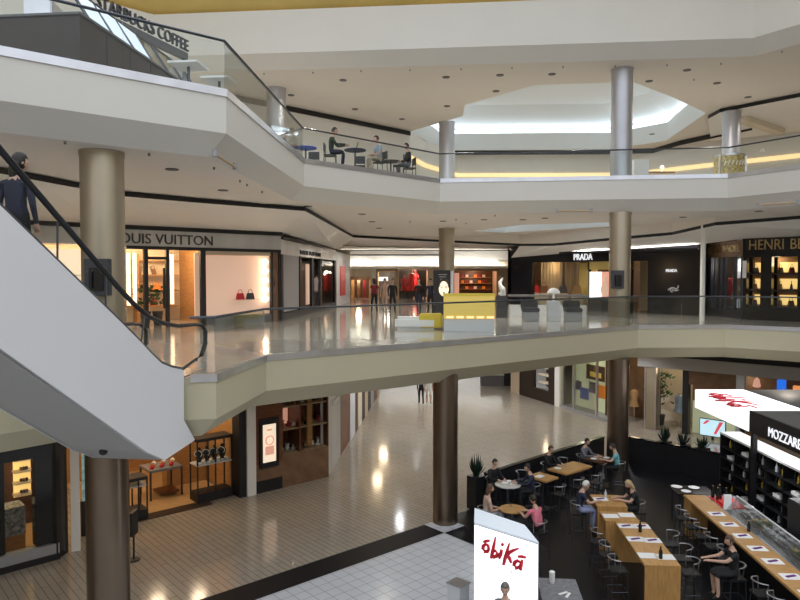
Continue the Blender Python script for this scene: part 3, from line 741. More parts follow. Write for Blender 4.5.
mb = MB(); FAR.boxz(mb, 498, 511, ZM, 8.6, -.3, .05); struct(mb, 'wall_far_pier', M['beige_wall'])
mb = MB(); FAR.boxz(mb, 429, 453, ZM, 8.6, -.3, .0); struct(mb, 'wall_far_pier', M['cream_wall'])
mb = MB(); FAR.ubox(mb, -.5, 14.2, 8.25, 9.6, -3, 0.02); struct(mb, 'wall_far_header', M['white_paint'])
mb = MB(); FAR.boxz(mb, 345, 440, 9.02, 9.12, .02, .08); FAR.boxz(mb, 345, 520, 9.42, 9.52, .02, .10); struct(mb, 'trim_black_reveal', M['black_reveal'])

# ================================================================ black shop with lit windows
pr = thing('storefront', 'long black shop front with white lettering and curtained windows', 'shop front', (10.4, 36, ZM))
mb = MB()
cuts = [(510.8, 532), (588, 588.4), (610.5, 631), (647.5, 699)]
for a, b in cuts: PRW.boxz(mb, a, b, ZM, 8.2, -.25, 0)
PRW.ubox(mb, 0, PRW.L, 8.15, 8.95, -.25, .02)
bf_ = mb.build('black_facade', M['black_gloss'], pr)
mb = MB(); wtext(PRW, mb, 'PRADA', 574, 253.8, 592.5, 260, .03, .05); mb.build('sign_lettering', M['lit_letter'], bf_)
mb = MB(); wtext(PRW, mb, 'PRADA', 666, 269, 677, 272, .03, .03); mb.build('small_lettering', M['lit_letter'], bf_)
for a, b in ((532, 551), (551, 570), (570, 588), (631, 647.5)):
    mb = MB(); PRW.boxz(mb, a + .4, b - .4, ZM + .2, 8.15, -.05, -.03); mb.build('window_pane', M['glass_shop'], pr)
mb = MB()
for a, b in ((532, 553), (556, 570), (631, 647)):
    u0, u1 = PRW.span(a, b); n = 40
    A = [PRW.pt(u0 + (u1 - u0) * i / n, ZM + .1, -.9 + .07 * math.sin(i * 1.1)) for i in range(n + 1)]
    mb.strip(A, [p + Vector((0, 0, 2.6)) for p in A])
mb.build('window_curtain', M['tan'], pr, smooth=True)
mb = MB(); PRW.boxz(mb, 570, 588, ZM, 8.1, -1.0, -.9); mb.build('gold_wall', M['gold_paint'], pr)
mb = MB(); PRW.boxz(mb, 586, 631, 7.72, 8.15, -.2, -.05); mb.build('gold_header', M['gold_paint'], pr)
mb = MB(); PRW.boxz(mb, 588.4, 600.5, 6.2, 7.6, -.3, -.1); mb.build('light_box', M['lit_white'], pr)
mb = MB(); PRW.boxz(mb, 600.5, 610.5, 6.2, 7.6, -.3, -.1); mb.build('picture_panel', M['lit_poster_pink'], pr)
mb = MB(); c0 = PRW.pt(PRW.hit(605.5, 280, -.05)[0], 7.15, -.06)
mb.ell(c0, (.13, .05, .2)); mb.ell(c0 - Vector((0, 0, .5)), (.26, .05, .36)); mb.build('picture_figure', M['lit_display'], pr, smooth=True)
mb = MB(); wtext(PRW, mb, 'collection', 597, 268.5, 620, 272, .03, .02) if False else PRW.ubox(mb, PRW.span(588.4, 610.5)[0], PRW.span(588.4, 610.5)[1], ZM, 6.2, -.25, -.02); mb.build('window_plinth', M['charcoal'], pr)
mb = MB(); o = PRW.pt(PRW.hit(674, 289)[0], PRW.zz(674, 289), .03)
for k in range(5):
    a0 = k * 1.25; mb.tube([o + PRW.u * (math.cos(a0 + i * .5) * (.10 + i * .045)) + Vector((0, 0, math.sin(a0 + i * .5) * (.08 + i * .02) + .04 * k - .08)) for i in range(5)], .028, 6)
mb.build('floral_emblem', M['pale_grey'], bf_)
for u in (1.2, 2.6, 6): glow(PRW.pt(u, 7.9, -.5), 28, (1, .8, .5))
for px, m, lab in ((535, 'red', 'red handbag in the first curtained window of the black shop'), (544, 'leather_brown', 'brown handbag in front of the curtain of the black shop'), (563, 'charcoal', 'dark handbag in the second curtained window of the black shop'), (577, 'leather_tan', 'tan handbag before the gold wall of the black shop')):
    z = ZM + .9; p = PRW.pt(PRW.hit(px, 290, -.43)[0], z, -.43)
    handbag('handbag', lab, p, 0, .5, .4, m)
    mb = MB(); mb.box(p - Vector((0, 0, .45)), (.5, .4, .9)); tag(mb.build('display_plinth', M['beige_wall'], bevel=.01), 'square plinth carrying the ' + lab.split(' in ')[0].split(' before ')[0] + ' of the black shop', 'plinth')
# white slender post in front
mb = MB(); p = at(702, 321, ZM); mb.lathe([(.10, ZM), (.10, 9.5)], (p.x, p.y, 0), 16); o = struct(mb, 'column', M['white_paint'], smooth=True); o['label'] = 'slim white post between the two black shop fronts'; o['category'] = 'column'

# ================================================================ corner shop with gold lettering
hb = thing('storefront', 'black corner shop front with large gold lettering and lit shelves', 'shop front', (15, 29.2, ZM))
mb = MB(); HBS.boxz(mb, 705, 742, 8.25, 8.95, -.2, .02); mb.build('side_sign_band', M['wood_brown'], hb)
mb = MB(); wtext(HBS, mb, 'HENRI BENDEL', 708, 246, 740, 252.5, .04, .04); mb.build('side_lettering', M['gold_metal'], hb)
mb = MB()
for a, b in ((705, 711), (714, 715), (719, 720), (724, 725), (733, 734), (740.5, 742)): HBS.boxz(mb, a, b, ZM, 8.25, -.12, .02)
HBS.boxz(mb, 705, 742, ZM, ZM + .35, -.12, .03)
mb.build('side_frame', M['dark_steel'], hb)
mb = MB(); HBS.boxz(mb, 711, 741, ZM + .35, 8.25, -.05, -.03); mb.build('side_glass', M['glass_shop'], hb)
mb = MB(); HBS.boxz(mb, 715, 726, ZM + .4, 8.2, -1.0, -.92); mb.build('side_pale_curtain', M['pale_glow'], hb); mb = MB(); HBS.boxz(mb, 713, 741, ZM, ZM + .395, -1.1, -.13); mb.build('side_platform', M['charcoal'], hb)
mb = MB()
for a, b in ((742, 746), (760, 771), (797, 870)): HBF.boxz(mb, a, b, ZM, 8.3, -.3, 0)
HBF.ubox(mb, 0, HBF.L, 8.2, 9.05, -.3, .02); HBF.ubox(mb, 0, HBF.L, ZM, ZM + .55, -.3, .02)
mb.build('black_facade', M['black_gloss'], hb)
mb = MB(); z0, z1 = HBF.zz(767, 249.5), HBF.zz(767, 239.5); u0 = HBF.hit(749.5, 245)[0]; u1 = HBF.hit(784, 245)[0]
letter(mb, 'HENRI', HBF.pt(u0, z0, .02), HBF.u * (u1 - u0), (0, 0, z1 - z0), HBF.n, .04); mb.build('sign_lettering', M['gold_metal'], hb); mb = MB()
u2 = HBF.hit(791, 245)[0]; letter(mb, 'BENDEL', HBF.pt(u2, z0, .02), HBF.u * (u1 - u0) * 1.25, (0, 0, z1 - z0), HBF.n, .04)
mb.build('sign_lettering', M['gold_metal'], hb)
for a, b in ((746, 760), (771, 797)):
    mb = MB(); HBF.boxz(mb, a, b, ZM + .55, 8.2, -.9, -.8); mb.build('niche_back', M['wood_amber'], hb)
    u0, u1 = HBF.span(a, b)
    for k, z in enumerate((6.05, 6.75, 7.45)):
        mb = MB(); HBF.ubox(mb, u0, u1, z, z + .06, -.8, -.1); mb.build('niche_shelf', M['black'], hb)
        mb = MB(); HBF.ubox(mb, u0 + .1, u1 - .1, z + .1, z + .52, -.8, -.77); mb.build('niche_light', M['lit_shelf'], hb)
        for j in range(max(2, int((u1 - u0) / .42))):
            p = HBF.pt(u0 + .22 + j * .42, z + .06, -.45)
            if p.x > 18.2: continue
            handbag('handbag', 'dark handbag on the gold lit shelves of the corner shop', p, random.random(), .30, .24, ('charcoal', 'leather_brown', 'black', 'dark_red')[(j + k) % 4], 'handbags on the gold lit shelves')
mb = MB(); HBF.boxz(mb, 737, 746, 7.3, 8.0, .0, .05) if False else HBF.boxz(mb, 742.2, 746, 7.3, 8.05, .0, .04); mb.build('white_notice', M['paper'], hb)
for j, px in enumerate((728, 731, 736, 738.5)):
    p = HBS.pt(HBS.hit(px, 290, -.4)[0], ZM + .398, -.42)
    t = thing('dress_form', ('dress form in orange', 'dress form in red', 'dress form in white', 'dress form in tan')[j] + ' behind the side glass of the corner shop', 'mannequin', p)
    mb = MB(); mb.lathe([(.2, 0), (.2, .03), (.02, .05), (.02, .5)], p, 10); mb.build('stand', M['dark_steel'], t)
    mb = MB(); mb.lathe([(.22, .45), (.13, .95), (.19, 1.2), (.15, 1.35), (.04, 1.4)], p, 10); mb.build('torso', M[('orange', 'red', 'white', 'tan')[j]], t, smooth=True)
glow(HBS.pt(1.5, 7.9, -.8), 40, (1, .85, .65)); glow(HBF.pt(1.2, 8.0, -.5), 12)
mb = MB(); PRW.ubox(mb, PRW.L, PRW.L + .01, ZM, 9, -1, 0); HBS.ubox(mb, -1.4, 0, ZM, 9.0, -.3, 0); struct(mb, 'wall_shop_return', M['black'])
mb = MB(); p = [V2(PRW.pt(-.3, 0, -.1)), (9.1, 55)]; mb.strip(zed(p, ZM), zed(p, 9.2)); struct(mb, 'wall_hall_side', M['black'])
mb = MB(); p = [V2(PRW.pt(-.3, 0, -2.2)), V2(PRW.pt(12, 0, -2.2))]; mb.strip(zed(p, ZM), zed(p, 9.2)); struct(mb, 'wall_shop_back', M['wood_brown'])
mb = MB(); p = [(-5.2, 54.9), (-5.2, 47.7), (-3.55, 47.7)]; mb.strip(zed(p, ZM), zed(p, 9.2)); struct(mb, 'wall_hall_side', M['cream_wall'])

# ================================================================ furniture on the middle floor
def obox(mb, c, dims, rz=-.07): mb.box(c, dims, rz)
p = at(470, 332, ZM); t = thing('kiosk', 'yellow glowing kiosk counter with a white base', 'kiosk', p)
mb = MB(); mb.box(p + Vector((0, .5, .22)), (1.70, 1.0, .44), -.07); mb.build('base', M['pale_grey'], t, bevel=.01)
mb = MB(); mb.box(p + Vector((0, .5, .84)), (1.72, 1.02, .80), -.07); mb.build('yellow_panel', M['lit_yellow'], t, bevel=.01)
mb = MB()
for k in range(5): mb.box(p + Vector((-.68 + k * .34, -.035 + .07 * (.68 - k * .34) , .50)), (.24, .02, .07), -.07)
mb.build('glow_strip', M['lit_gold'], t)
mb = MB(); mb.box(p + Vector((0, .5, 1.26)), (1.76, 1.06, .05), -.07); mb.build('counter_top', M['yellow'], t)
p = at(429, 329.5, ZM); t = thing('bench', 'round ended white bench with a yellow seat block', 'bench', p)
mb = MB(); mb.box(p + Vector((-.45, .3, .22)), (1.5, .6, .44), -.07); mb.build('bench_base', M['white'], t, bevel=.1)
mb = MB(); mb.box(p + Vector((.08, .3, .30)), (.84, .66, .50), -.07); mb.build('yellow_block', M['yellow'], t, bevel=.05)
# advertising pylon
p = at(442.5, 315.5, ZM); t = thing('advertising_pylon', 'black advertising pylon with a pale face portrait', 'sign', p); th = .25
mb = MB(); mb.box(p + Vector((-.03, th / 2 + .02, 1.08)), (.80, th, 2.16)); mb.build('pylon_body', M['black'], t, bevel=.01)
mb = MB(); mb.box(p + Vector((.45, th / 2, 1.06)), (.14, th + .06, 2.12)); mb.build('steel_post', M['steel'], t)
mb = MB(); mb.ell(p + Vector((.06, .01, 1.28)), (.24, .03, .36), 20, 12); mb.build('portrait_face', M['lit_poster'], t, smooth=True)
mb = MB(); mb.tube([p + Vector((.06 + .26 * math.cos(a), .0, 1.35 + .36 * math.sin(a))) for a in [i * math.pi / 10 for i in range(11)]], .06, 8); mb.build('portrait_hair', M['hair_dark'], t, smooth=True)
mb = MB()
for s_ in (-1, 1): mb.ell(p + Vector((.06 + s_ * .1, -.03, 1.32)), (.05, .01, .022)); mb.box(p + Vector((.06 + s_ * .1, -.025, 1.40)), (.11, .015, .018))
mb.ell(p + Vector((.06, -.03, 1.10)), (.06, .01, .025)); mb.build('portrait_features', M['dark_red'], t)
mb = MB()
for k in range(3): mb.box(p + Vector((0, .0, 1.95 - k * .11)), (.42 - k * .1, .02, .035))
mb.build('caption_bars', M['mid_grey'], t)
# glazed counter island with two dark lounge blocks in front
p = at(548, 316.5, ZM); t = thing('display_counter', 'long glazed display counter with a dark top in front of the black shop', 'counter', p)
L = 3.6; o = p + Vector((.15, .9, 0))
mb = MB(); mb.box(o + Vector((0, 0, .25)), (L, .7, .5), -.07); mb.build('base', M['pale_grey'], t)
mb = MB(); mb.box(o + Vector((0, 0, .70)), (L, .7, .40), -.07); mb.build('glass_case', M['glass_clear'], t)
mb = MB(); mb.box(o + Vector((0, 0, .94)), (L + .1, .76, .08), -.07); mb.build('counter_top', M['dark_grey'], t)
for px, lab in ((532, 'dark lounge chair block on a grey base, first in front of the glazed counter'), (575, 'dark lounge chair block on a grey base, beside the champagne column')):
    p = at(px, 321.5, ZM); t = thing('lounge_chair', lab, 'chair', p)
    mb = MB(); mb.box(p + Vector((0, .35, .19)), (.66, .7, .38), -.07); mb.build('base', M['mid_grey'], t, bevel=.02)
    mb = MB(); mb.box(p + Vector((0, .35, .47)), (.70, .7, .18), -.07); mb.build('seat', M['charcoal'], t, bevel=.04)
    mb = MB(); mb.box(p + Vector((0, .62, .68)), (.72, .16, .34), -.07); mb.build('backrest', M['charcoal'], t, bevel=.04)
p = at(555, 321.5, ZM); t = thing('display_plinth', 'pale plinth carrying a white dome between the two dark lounge blocks', 'plinth', p)
mb = MB(); mb.box(p + Vector((0, .3, .42)), (.5, .5, .84), -.07); mb.build('plinth_block', M['pale_grey'], t, bevel=.01)
mb = MB(); mb.ell(p + Vector((0, .3, 1.17)), (.27, .27, .22), 16, 8, f=lambda q: Vector((q.x, q.y, max(q.z, -.02)))); mb.cyl(p + Vector((0, .3, .84)), p + Vector((0, .3, 1.16)), .05); mb.build('white_dome', M['white'], t, smooth=True)
p = at(502, 318, ZM); t = thing('sculpture', 'white twisted sculpture on a dark stand beside the yellow kiosk', 'sculpture', p)
mb = MB(); mb.box(p + Vector((0, .2, .5)), (.45, .45, 1.0)); mb.build('stand', M['charcoal'], t)
mb = MB(); mb.tube([p + Vector((.08 * math.sin(i * .9), .2 + .06 * math.cos(i * .9), 1.0 + i * .1)) for i in range(9)], [.17, .15, .11, .14, .10, .08, .09, .06, .03], 10); mb.build('white_figure', M['white'], t, smooth=True)

for W_, a, b, z in ((PRW, .3, PRW.L - .3, 8.97), (HBF, .2, HBF.L - .5, 9.07)):
    pass
mb = MB(); FAR.ubox(mb, .4, 13.4, 8.0, 8.05, .25, .40); struct(mb, 'trim_cove_strip', M['lit_cove_strong'])
mb = MB(); FAR.ubox(mb, .2, 13.6, 7.95, 8.0, .0, .45); FAR.ubox(mb, .2, 13.6, 8.0, 8.16, .42, .45); struct(mb, 'trim_cove_trough', M['white_paint'])
mb = MB(); PRW.ubox(mb, 3.6, PRW.L - .1, 8.66, 8.69, .06, .16); struct(mb, 'trim_cove_strip', M['lit_cove_strong'])  # assumed cove, added to brighten the white bulkhead
mb = MB(); PRW.ubox(mb, 3.5, PRW.L, 8.61, 8.65, .02, .22); PRW.ubox(mb, 3.5, PRW.L, 8.61, 8.72, .20, .23); struct(mb, 'trim_cove_trough', M['black'])
# ================================================================ ground floor, jewellery shop row
JW = Wall((-9.3, 18.65), (-2.66, 24.4)); SW = Wall((-2.66, 24.4), (-1.35, 41.5))
CZ = 4.265
js = thing('storefront', 'open jewellery shop front with amber wood and dark jambs', 'shop front', (-5.5, 22, 0))
mb = MB(); JW.boxz(mb, 238, 245, 0, CZ, -.5, .0); mb.build('dark_jamb', M['black'], js)
mb = MB(); JW.boxz(mb, 128, 245, 3.3, CZ, -.3, 0); mb.build('header', M['black'], js)
mb = MB(); JW.boxz(mb, 254, 281, .42, CZ, -.3, 0); mb.build('red_wood_panel', M['wood_red'], js)
mb = MB(); JW.boxz(mb, 254, 281, .0, .42, -.3, .02); mb.build('black_base', M['black'], js)
mb = MB(); JW.boxz(mb, 254, 281, .42, .95, .0, .015); mb.build('amber_panel', M['wood_brown'], js)
mb = MB(); JW.boxz(mb, 281, 328, .0, 1.15, -.3, 0); mb.build('lower_panel', M['wood_brown'], js)
mb = MB(); JW.boxz(mb, 281, 328, 1.15, CZ, -.9, -.8); mb.build('niche_back', M['wood_red'], js)
mb = MB(); JW.boxz(mb, 281, 282, 1.15, CZ, -.8, 0); JW.boxz(mb, 299, 300, 1.15, CZ, -.8, 0); JW.boxz(mb, 327, 328, 1.15, CZ, -.8, 0); mb.build('niche_post', M['wood_red'], js)
mb = MB(); JW.boxz(mb, 309, 314, 1.25, CZ, -.25, -.15); mb.build('amber_strip', M['wood_amber'], js)
for z in (1.15, 2.0, 2.8):
    mb = MB(); JW.boxz(mb, 281, 328, z - .02, z + .02, -.8, -.05); mb.build('niche_shelf', M['tan'], js)
mb = MB(); JW.boxz(mb, 282, 298, 2.05, 2.7, -.78, -.74); mb.build('niche_light', M['lit_poster_pink'], js)
mb = MB(); JW.boxz(mb, 281, 328, 1.17, CZ, -.03, -.01); mb.build('niche_glass', M['glass_shop'], js)
its = ['paper', 'gold_metal', 'navy', 'pale_grey', 'dark_red', 'leather_tan', 'steel']
for k, z in enumerate((1.17, 2.02, 2.82)):
    for j in range(11):
        px = 283 + j * 4.1 + k
        if abs(px - 299.5) < 1.5: continue
        p = JW.pt(JW.hit(px, 440, -.45)[0], z + .003, -.45 + .12 * ((j % 3) - 1))
        mb = MB(); h = .12 + .10 * ((j * 7 + k * 3) % 4) / 3
        mb.lathe([(.05, 0), (.09, h * .3), (.06, h * .7), (.09, h)] if (j + k) % 2 else [(.09, 0), (.09, h * .5), (.03, h * .6), (.05, h)], p, 10)
        tag(mb.build('display_vase', M[its[(j * 3 + k) % 7]], smooth=True), 'small ornament on the shelves of the jewellery shop window', 'ornament', 'ornaments in the jewellery window')
# lit poster
pf = thing('poster_light_box', 'lit poster in a thick black frame beside the pale pilaster', 'poster', JW.pt(JW.span(257, 277)[0], 1.0, .05))
u0, u1 = JW.span(257.5, 277); z0, z1 = JW.zz(267, 467), JW.zz(267, 418)
mb = MB(); JW.ubox(mb, u0, u1, z0, z1, .024, .09); mb.build('frame', M['black'], pf, bevel=.01)
a, b = JW.span(260.5, 273.5); zc0, zc1 = JW.zz(267, 461.5), JW.zz(267, 424)
mb = MB(); JW.ubox(mb, a, b, zc0, zc1, .09, .10); mb.build('poster', M['lit_poster'], pf)
mb = MB(); c = JW.pt((a + b) / 2, (zc0 + zc1) / 2 + .1, .11); r = (b - a) * .3
mb.tube([c + JW.u * (math.cos(i * math.pi / 10) * r) + Vector((0, 0, math.sin(i * math.pi / 10) * r)) for i in range(20)], .025, 6, closed=True); mb.build('ring_motif', M['lit_poster_pink'], pf)
mb = MB(); JW.ubox(mb, a + .08, b - .08, zc0 + .25, zc0 + .55, .10, .112); JW.ubox(mb, a + .15, b - .15, zc1 - .22, zc1 - .15, .10, .112); mb.build('printed_block', M['lit_poster_pink'], pf)
# pale pilaster
mb = MB(); JW.boxz(mb, 245.3, 254, 0, CZ, -.3, .06); o = struct(mb, 'wall_pilaster', M['white_paint'])
# room
rm = thing('shop_interior', 'jewellery sales room with amber back wall and honey wood floor', 'shop interior', JW.pt(2, 0, -3))
mb = MB(); JW.ubox(mb, 1.2, 5.2, .004, .012, -5.4, -.52); mb.build('wood_floor', M['wood_floor'], rm)
mb = MB(); JW.ubox(mb, .9, 4.3, .006, .013, -.5, .0); mb.build('threshold_mat', M['plinth_dark'], rm)
mb = MB(); JW.ubox(mb, 1.2, 5.3, 0, CZ - .02, -5.6, -5.4); mb.build('back_wall', M['wood_amber'], rm)
mb = MB(); JW.ubox(mb, 5.3, 5.4, 0, CZ - .02, -5.4, -.52); mb.build('side_wall', M['wood_amber'], rm)
mb = MB(); JW.ubox(mb, 3.8, 5.25, .0, 1.9, -3.0, -2.6); mb.build('low_partition', M['wood_amber'], rm)
for k in range(6):
    uu_ = JW.hit(181 + k * 6.5, 445, -5.35)[0]; mb = MB(); JW.ubox(mb, uu_, uu_ + .14, .55, 2.6, -5.4, -5.3); mb.build('lit_cabinet', M['lit_shelf'], rm)
for u, d in ((1.2, -2), (3.2, -2), (2.2, -4.2), (4.4, -1.4)): glow(JW.pt(u, 3.7, d), 55, (1, .76, .50))
def glass_case(label, u0, u1, d0, d1, zb, zt, dark=True):
    t = thing('display_case', label, 'display case', JW.pt((u0 + u1) / 2, .012, (d0 + d1) / 2))
    mb = MB(); JW.ubox(mb, u0, u1, .018, .30, d0, d1); mb.build('plinth', M['black'], t)
    for u in (u0, (u0 + u1) / 2, u1 - .04):
        for d in (d0, d1 - .04):
            mb = MB(); JW.ubox(mb, u, u + .04, .30, zt, d, d + .04); mb.build('post', M['black'], t)
    mb = MB(); JW.ubox(mb, u0, u1, zb - .04, zb, d0, d1); mb.build('shelf', M['pale_grey'], t)
    mb = MB(); JW.ubox(mb, u0, u1, zt, zt + .10, d0, d1); mb.build('case_top', M['black'], t)
    mb = MB(); JW.ubox(mb, u0 + .04, u1 - .04, zb, zt, d1 - .03, d1 - .02); mb.build('case_glass', M['glass_clear'], t)
    return t
ua, ub = JW.span(200, 236)
glass_case('black framed glass case with necklace busts at the shop entrance', ua, ub, -.95, -.35, 1.25, 2.0)
uc, ud = JW.span(127, 147)
glass_case('black framed glass case with small busts behind the shaded column', uc, ud, -.75, -.15, 1.05, 1.2)
def bust(p, lab, grp, s=1.0):
    t = thing('necklace_bust', lab, 'bust', p, grp)
    mb = MB(); mb.lathe([(.09 * s, 0), (.06 * s, .04 * s), (.13 * s, .2 * s), (.15 * s, .32 * s), (.06 * s, .42 * s), (.045 * s, .52 * s)], p, 12); mb.build('bust_form', M['black'], t, smooth=True)
    mb = MB(); mb.tube([p + Vector((math.sin(a) * .13 * s, -.12 * s + math.cos(a) * .02, (.33 - .12 * math.cos(a)) * s)) for a in [i * 2 * math.pi / 12 - math.pi for i in range(12)]], .016 * s, 6, closed=True); mb.build('necklace', M['gold_metal' if grp is None else 'paper'], t)
    return t
for k in range(4):
    bust(JW.pt(ua + .22 + k * (ub - ua - .44) / 3, 1.254, -.68), 'black bust with a pale necklace in the glass case at the entrance', 'necklace busts in the entrance case', .95)
for k in range(2):
    bust(JW.pt(uc + .25 + k * .4, 1.06, -.45), 'black bust in the glass case behind the shaded column', 'busts behind the column', .28) if False else None
for k in range(7):
    p = JW.pt(ua + .15 + k * (ub - ua - .3) / 6, 1.254, -.48); mb = MB(); mb.box(p + Vector((0, 0, .025)), (.09, .06, .05), .7); tag(mb.build('jewellery_tray', M['paper']), 'small white jewellery tray at the front of the entrance case', 'tray', 'white trays in the entrance case')
# low table with open frame inside the shop
tb = thing('display_table', 'open framed glass topped table on the honey wood floor', 'table', at(160, 492, 0.012))
ux0, ux1 = JW.hit(146, 470, -1.9)[0], JW.hit(177, 470, -1.9)[0]
for u in (ux0, ux1):
    for d in (-2.5, -1.6):
        mb = MB(); JW.ubox(mb, u, u + .05, .02, .98, d, d + .05); mb.build('leg', M['plinth_dark'], tb)
mb = MB(); JW.ubox(mb, ux0, ux1 + .05, .94, 1.02, -2.5, -1.55); mb.build('table_top', M['counter_stone'], tb)
mb = MB(); JW.ubox(mb, ux0 + .4, ux1, .10, .16, -2.4, -1.7); mb.build('lower_shelf', M['wood_red'], tb)
for k in range(9):
    p = JW.pt(ux0 + .15 + k * (ux1 - ux0 - .2) / 8, 1.02, -1.75 - .2 * (k % 3)); mb = MB(); mb.lathe([(.05, 0), (.08, .08), (.03, .14)], p, 8); tag(mb.build('ornament', M[('red', 'gold_metal', 'paper')[k % 3]]), 'small ornament on the open framed table', 'ornament', 'ornaments on the open framed table')
# dark sign stand beside the shaded column
p = at(134, 560, 0); t = thing('sign_stand', 'thin black sign stand beside the shaded column', 'stand', p)
mb = MB(); mb.lathe([(.16, 0), (.16, .03), (.025, .04), (.025, .75)], p, 12); mb.build('pole', M['black'], t)
mb = MB(); mb.box(p + Vector((0, 0, .98)), (.10, .36, .62)); mb.build('sign_board', M['black'], t)
# side wall receding into the mall
ss = thing('storefront', 'receding shop row of glass and dark wood strips', 'shop front', (-2.2, 30, 0))
bands = ((328, 340, 'sign_grey'), (340, 349, 'wood_red'), (349, 354, 'pale_grey'), (354, 357, 'wood_dark'), (357, 361, 'cream_wall'), (361, 364, 'black'), (364, 367, 'beige_wall'), (367, 370, 'black'), (370, 373, 'mid_grey'), (373, 376, 'wood_dark'), (376, 378.5, 'tan'))
for a, b, m in bands:
    mb = MB(); SW.boxz(mb, a, b, 0, CZ, -.3, 0 if m in ('sign_grey', 'wood_red') else .04); mb.build('wall_panel', M[m], ss)
mb = MB(); SW.boxz(mb, 332, 339, 2.45, 2.6, .0, .03); mb.build('glass_mark', M['paper'], ss)
glow((-1.2, 35, 3.4), 50); glow((-1, 40, 3.4), 60)

# ================================================================ black shop at the foot of the escalator
BW = Wall((-12.4, 14.1), (-8.96, 17.35)); BW2 = Wall((-8.96, 17.35), (-8.92, 17.72))
bs = thing('storefront', 'black framed shop window with yellow lit shelves', 'shop front', BW.pt(2, 0))
mb = MB(); BW.boxz(mb, -40, 0, .45, CZ, -.3, 0); BW.boxz(mb, 31, 54, .45, CZ, -.3, 0); BW.ubox(mb, 0, BW.L, 2.75, CZ, -.3, .02); mb.build('black_surround', M['black_gloss'], bs)
mb = MB(); BW2.ubox(mb, -.1, BW2.L, 0, CZ, -.2, .02); mb.build('side_panel', M['black_gloss'], bs)
mb = MB(); BW.ubox(mb, 0, BW.L, 0, .16, -.2, .10); mb.build('kick_base', M['black'], bs)
mb = MB(); BW.ubox(mb, 0, BW.L, .16, .42, -.2, .06); mb.build('pale_sill', M['mid_grey'], bs)
mb = MB(); BW.boxz(mb, -40, 40, .45, 2.75, -.05, -.03); mb.build('window_glass', M['glass_shop'], bs)
mb = MB(); BW.ubox(mb, -3, 5, 0, CZ, -3.4, -3.2); mb.build('back_wall', M['wood_dark'], bs)
mb = MB(); BW.ubox(mb, -3, 5, .01, .03, -3.2, -.2); mb.build('shop_floor', M['wood_floor'], bs)
s0, s1 = BW.hit(14, 480, -3.1)[0], BW.hit(31, 480, -3.1)[0]
mb = MB(); BW.ubox(mb, s0, s1, .9, 2.6, -3.2, -3.12); mb.build('lit_back', M['lit_shelf'], bs)
for k in range(5):
    z = 1.0 + k * .34; mb = MB(); BW.ubox(mb, s0 - .05, s1 + .05, z, z + .04, -3.12, -2.8); mb.build('shelf', M['cream_wall'], bs)
    for j in range(3):
        p = BW.pt(s0 + .15 + j * (s1 - s0 - .3) / 2, z + .04, -2.95); mb = MB(); mb.ell(p + Vector((0, 0, .054)), (.10, .045, .05), 10, 6, Matrix.Rotation(2.2, 3, 'Z')); tag(mb.build('shoe', M[('black', 'navy', 'leather_brown')[(j + k) % 3]], smooth=True), 'dark shoe on the yellow lit shelves of the black shop', 'shoe', 'shoes on the yellow lit shelves')
t = thing('counter', 'patterned grey counter block inside the black shop window', 'counter', BW.pt(BW.hit(8, 540, -1)[0], .03, -1))
u0, u1 = BW.hit(-12, 540, -1)[0], BW.hit(25, 540, -1)[0]
mb = MB(); BW.ubox(mb, u0, u1, .55, 1.30, -1.5, -.9); mb.build('patterned_block', M['cl_floral'], t)
mb = MB(); BW.ubox(mb, u0, u1, .034, .55, -1.45, -.95); mb.build('orange_base', M['wood_amber'], t)
glow(BW.pt(2, 2.6, -1.8), 60, (1, .75, .35)); glow(BW.pt(3.6, 2.6, -2.2), 40, (1, .75, .35))
mb = MB(); q = Vector((-8.76, 17.86, 0)); mb.box(q + Vector((0, .0, 2.14)), (.22, .2, 4.28), .45); struct(mb, 'wall_pilaster', M['white_paint'])
ar = thing('picture_panel', 'blue green abstract picture panel beside the shaded column', 'picture', JW.pt(.5, 1.0, .03))
u0, u1 = JW.span(78.5, 92)
mb = MB(); JW.ubox(mb, u0, u1, 1.0, 3.0, .02, .06); mb.build('picture', M['lit_art'], ar)
mb = MB(); JW.ubox(mb, u0 - .05, u1 + .05, .0, 1.0, .0, .08); mb.build('black_panel', M['black'], ar); mb = MB(); JW.ubox(mb, u0 - .05, u1 + .05, 3.0, 4.2, .0, .08); mb.build('black_panel', M['black'], ar)

# ================================================================ shops at the far side of the ground floor
RW = Wall((10.5, 33.6), (7.4, 41.5)); RW2 = Wall((10.5, 33.6), (20.2, 24.9)); RW3 = Wall((7.4, 41.5), (6.2, 46))
t = thing('storefront', 'dark brown shop front with white display shelves', 'shop front', RW.pt(6.5, 0))
mb = MB(); RW.boxz(mb, 520, 534, 0, CZ, -.2, 0); RW.boxz(mb, 549, 556, 0, CZ, -.2, 0); RW.boxz(mb, 534, 549, 0, .7, -.2, 0); RW.boxz(mb, 534, 549, 3.0, CZ, -.2, 0); mb.build('dark_frame', M['plinth_dark'], t)
mb = MB(); RW.boxz(mb, 534, 549, .7, 3.0, -1.0, -.9); mb.build('back_wall', M['wood_brown'], t)
for z in (1.0, 1.45, 1.9, 2.35):
    mb = MB(); RW.boxz(mb, 534.5, 548, z, z + .1, -.9, -.3); mb.build('shelf', M['cream_wall'], t)
glow(RW.pt(5.9, 2.8, -.4), 30)
mb = MB(); RW.boxz(mb, 556, 561, 0, CZ, -.2, .05); struct(mb, 'wall_pilaster', M['white_paint'])
t = thing('storefront', 'pale green lit shop window with hanging posters', 'shop front', RW.pt(2, 0))
mb = MB(); RW.boxz(mb, 561, 598, .15, CZ, -.9, -.8); mb.build('lit_back', M['lit_window_green'], t)
mb = MB(); RW.boxz(mb, 561, 612, 0, .15, -.9, .04); mb.build('plinth', M['mid_grey'], t)
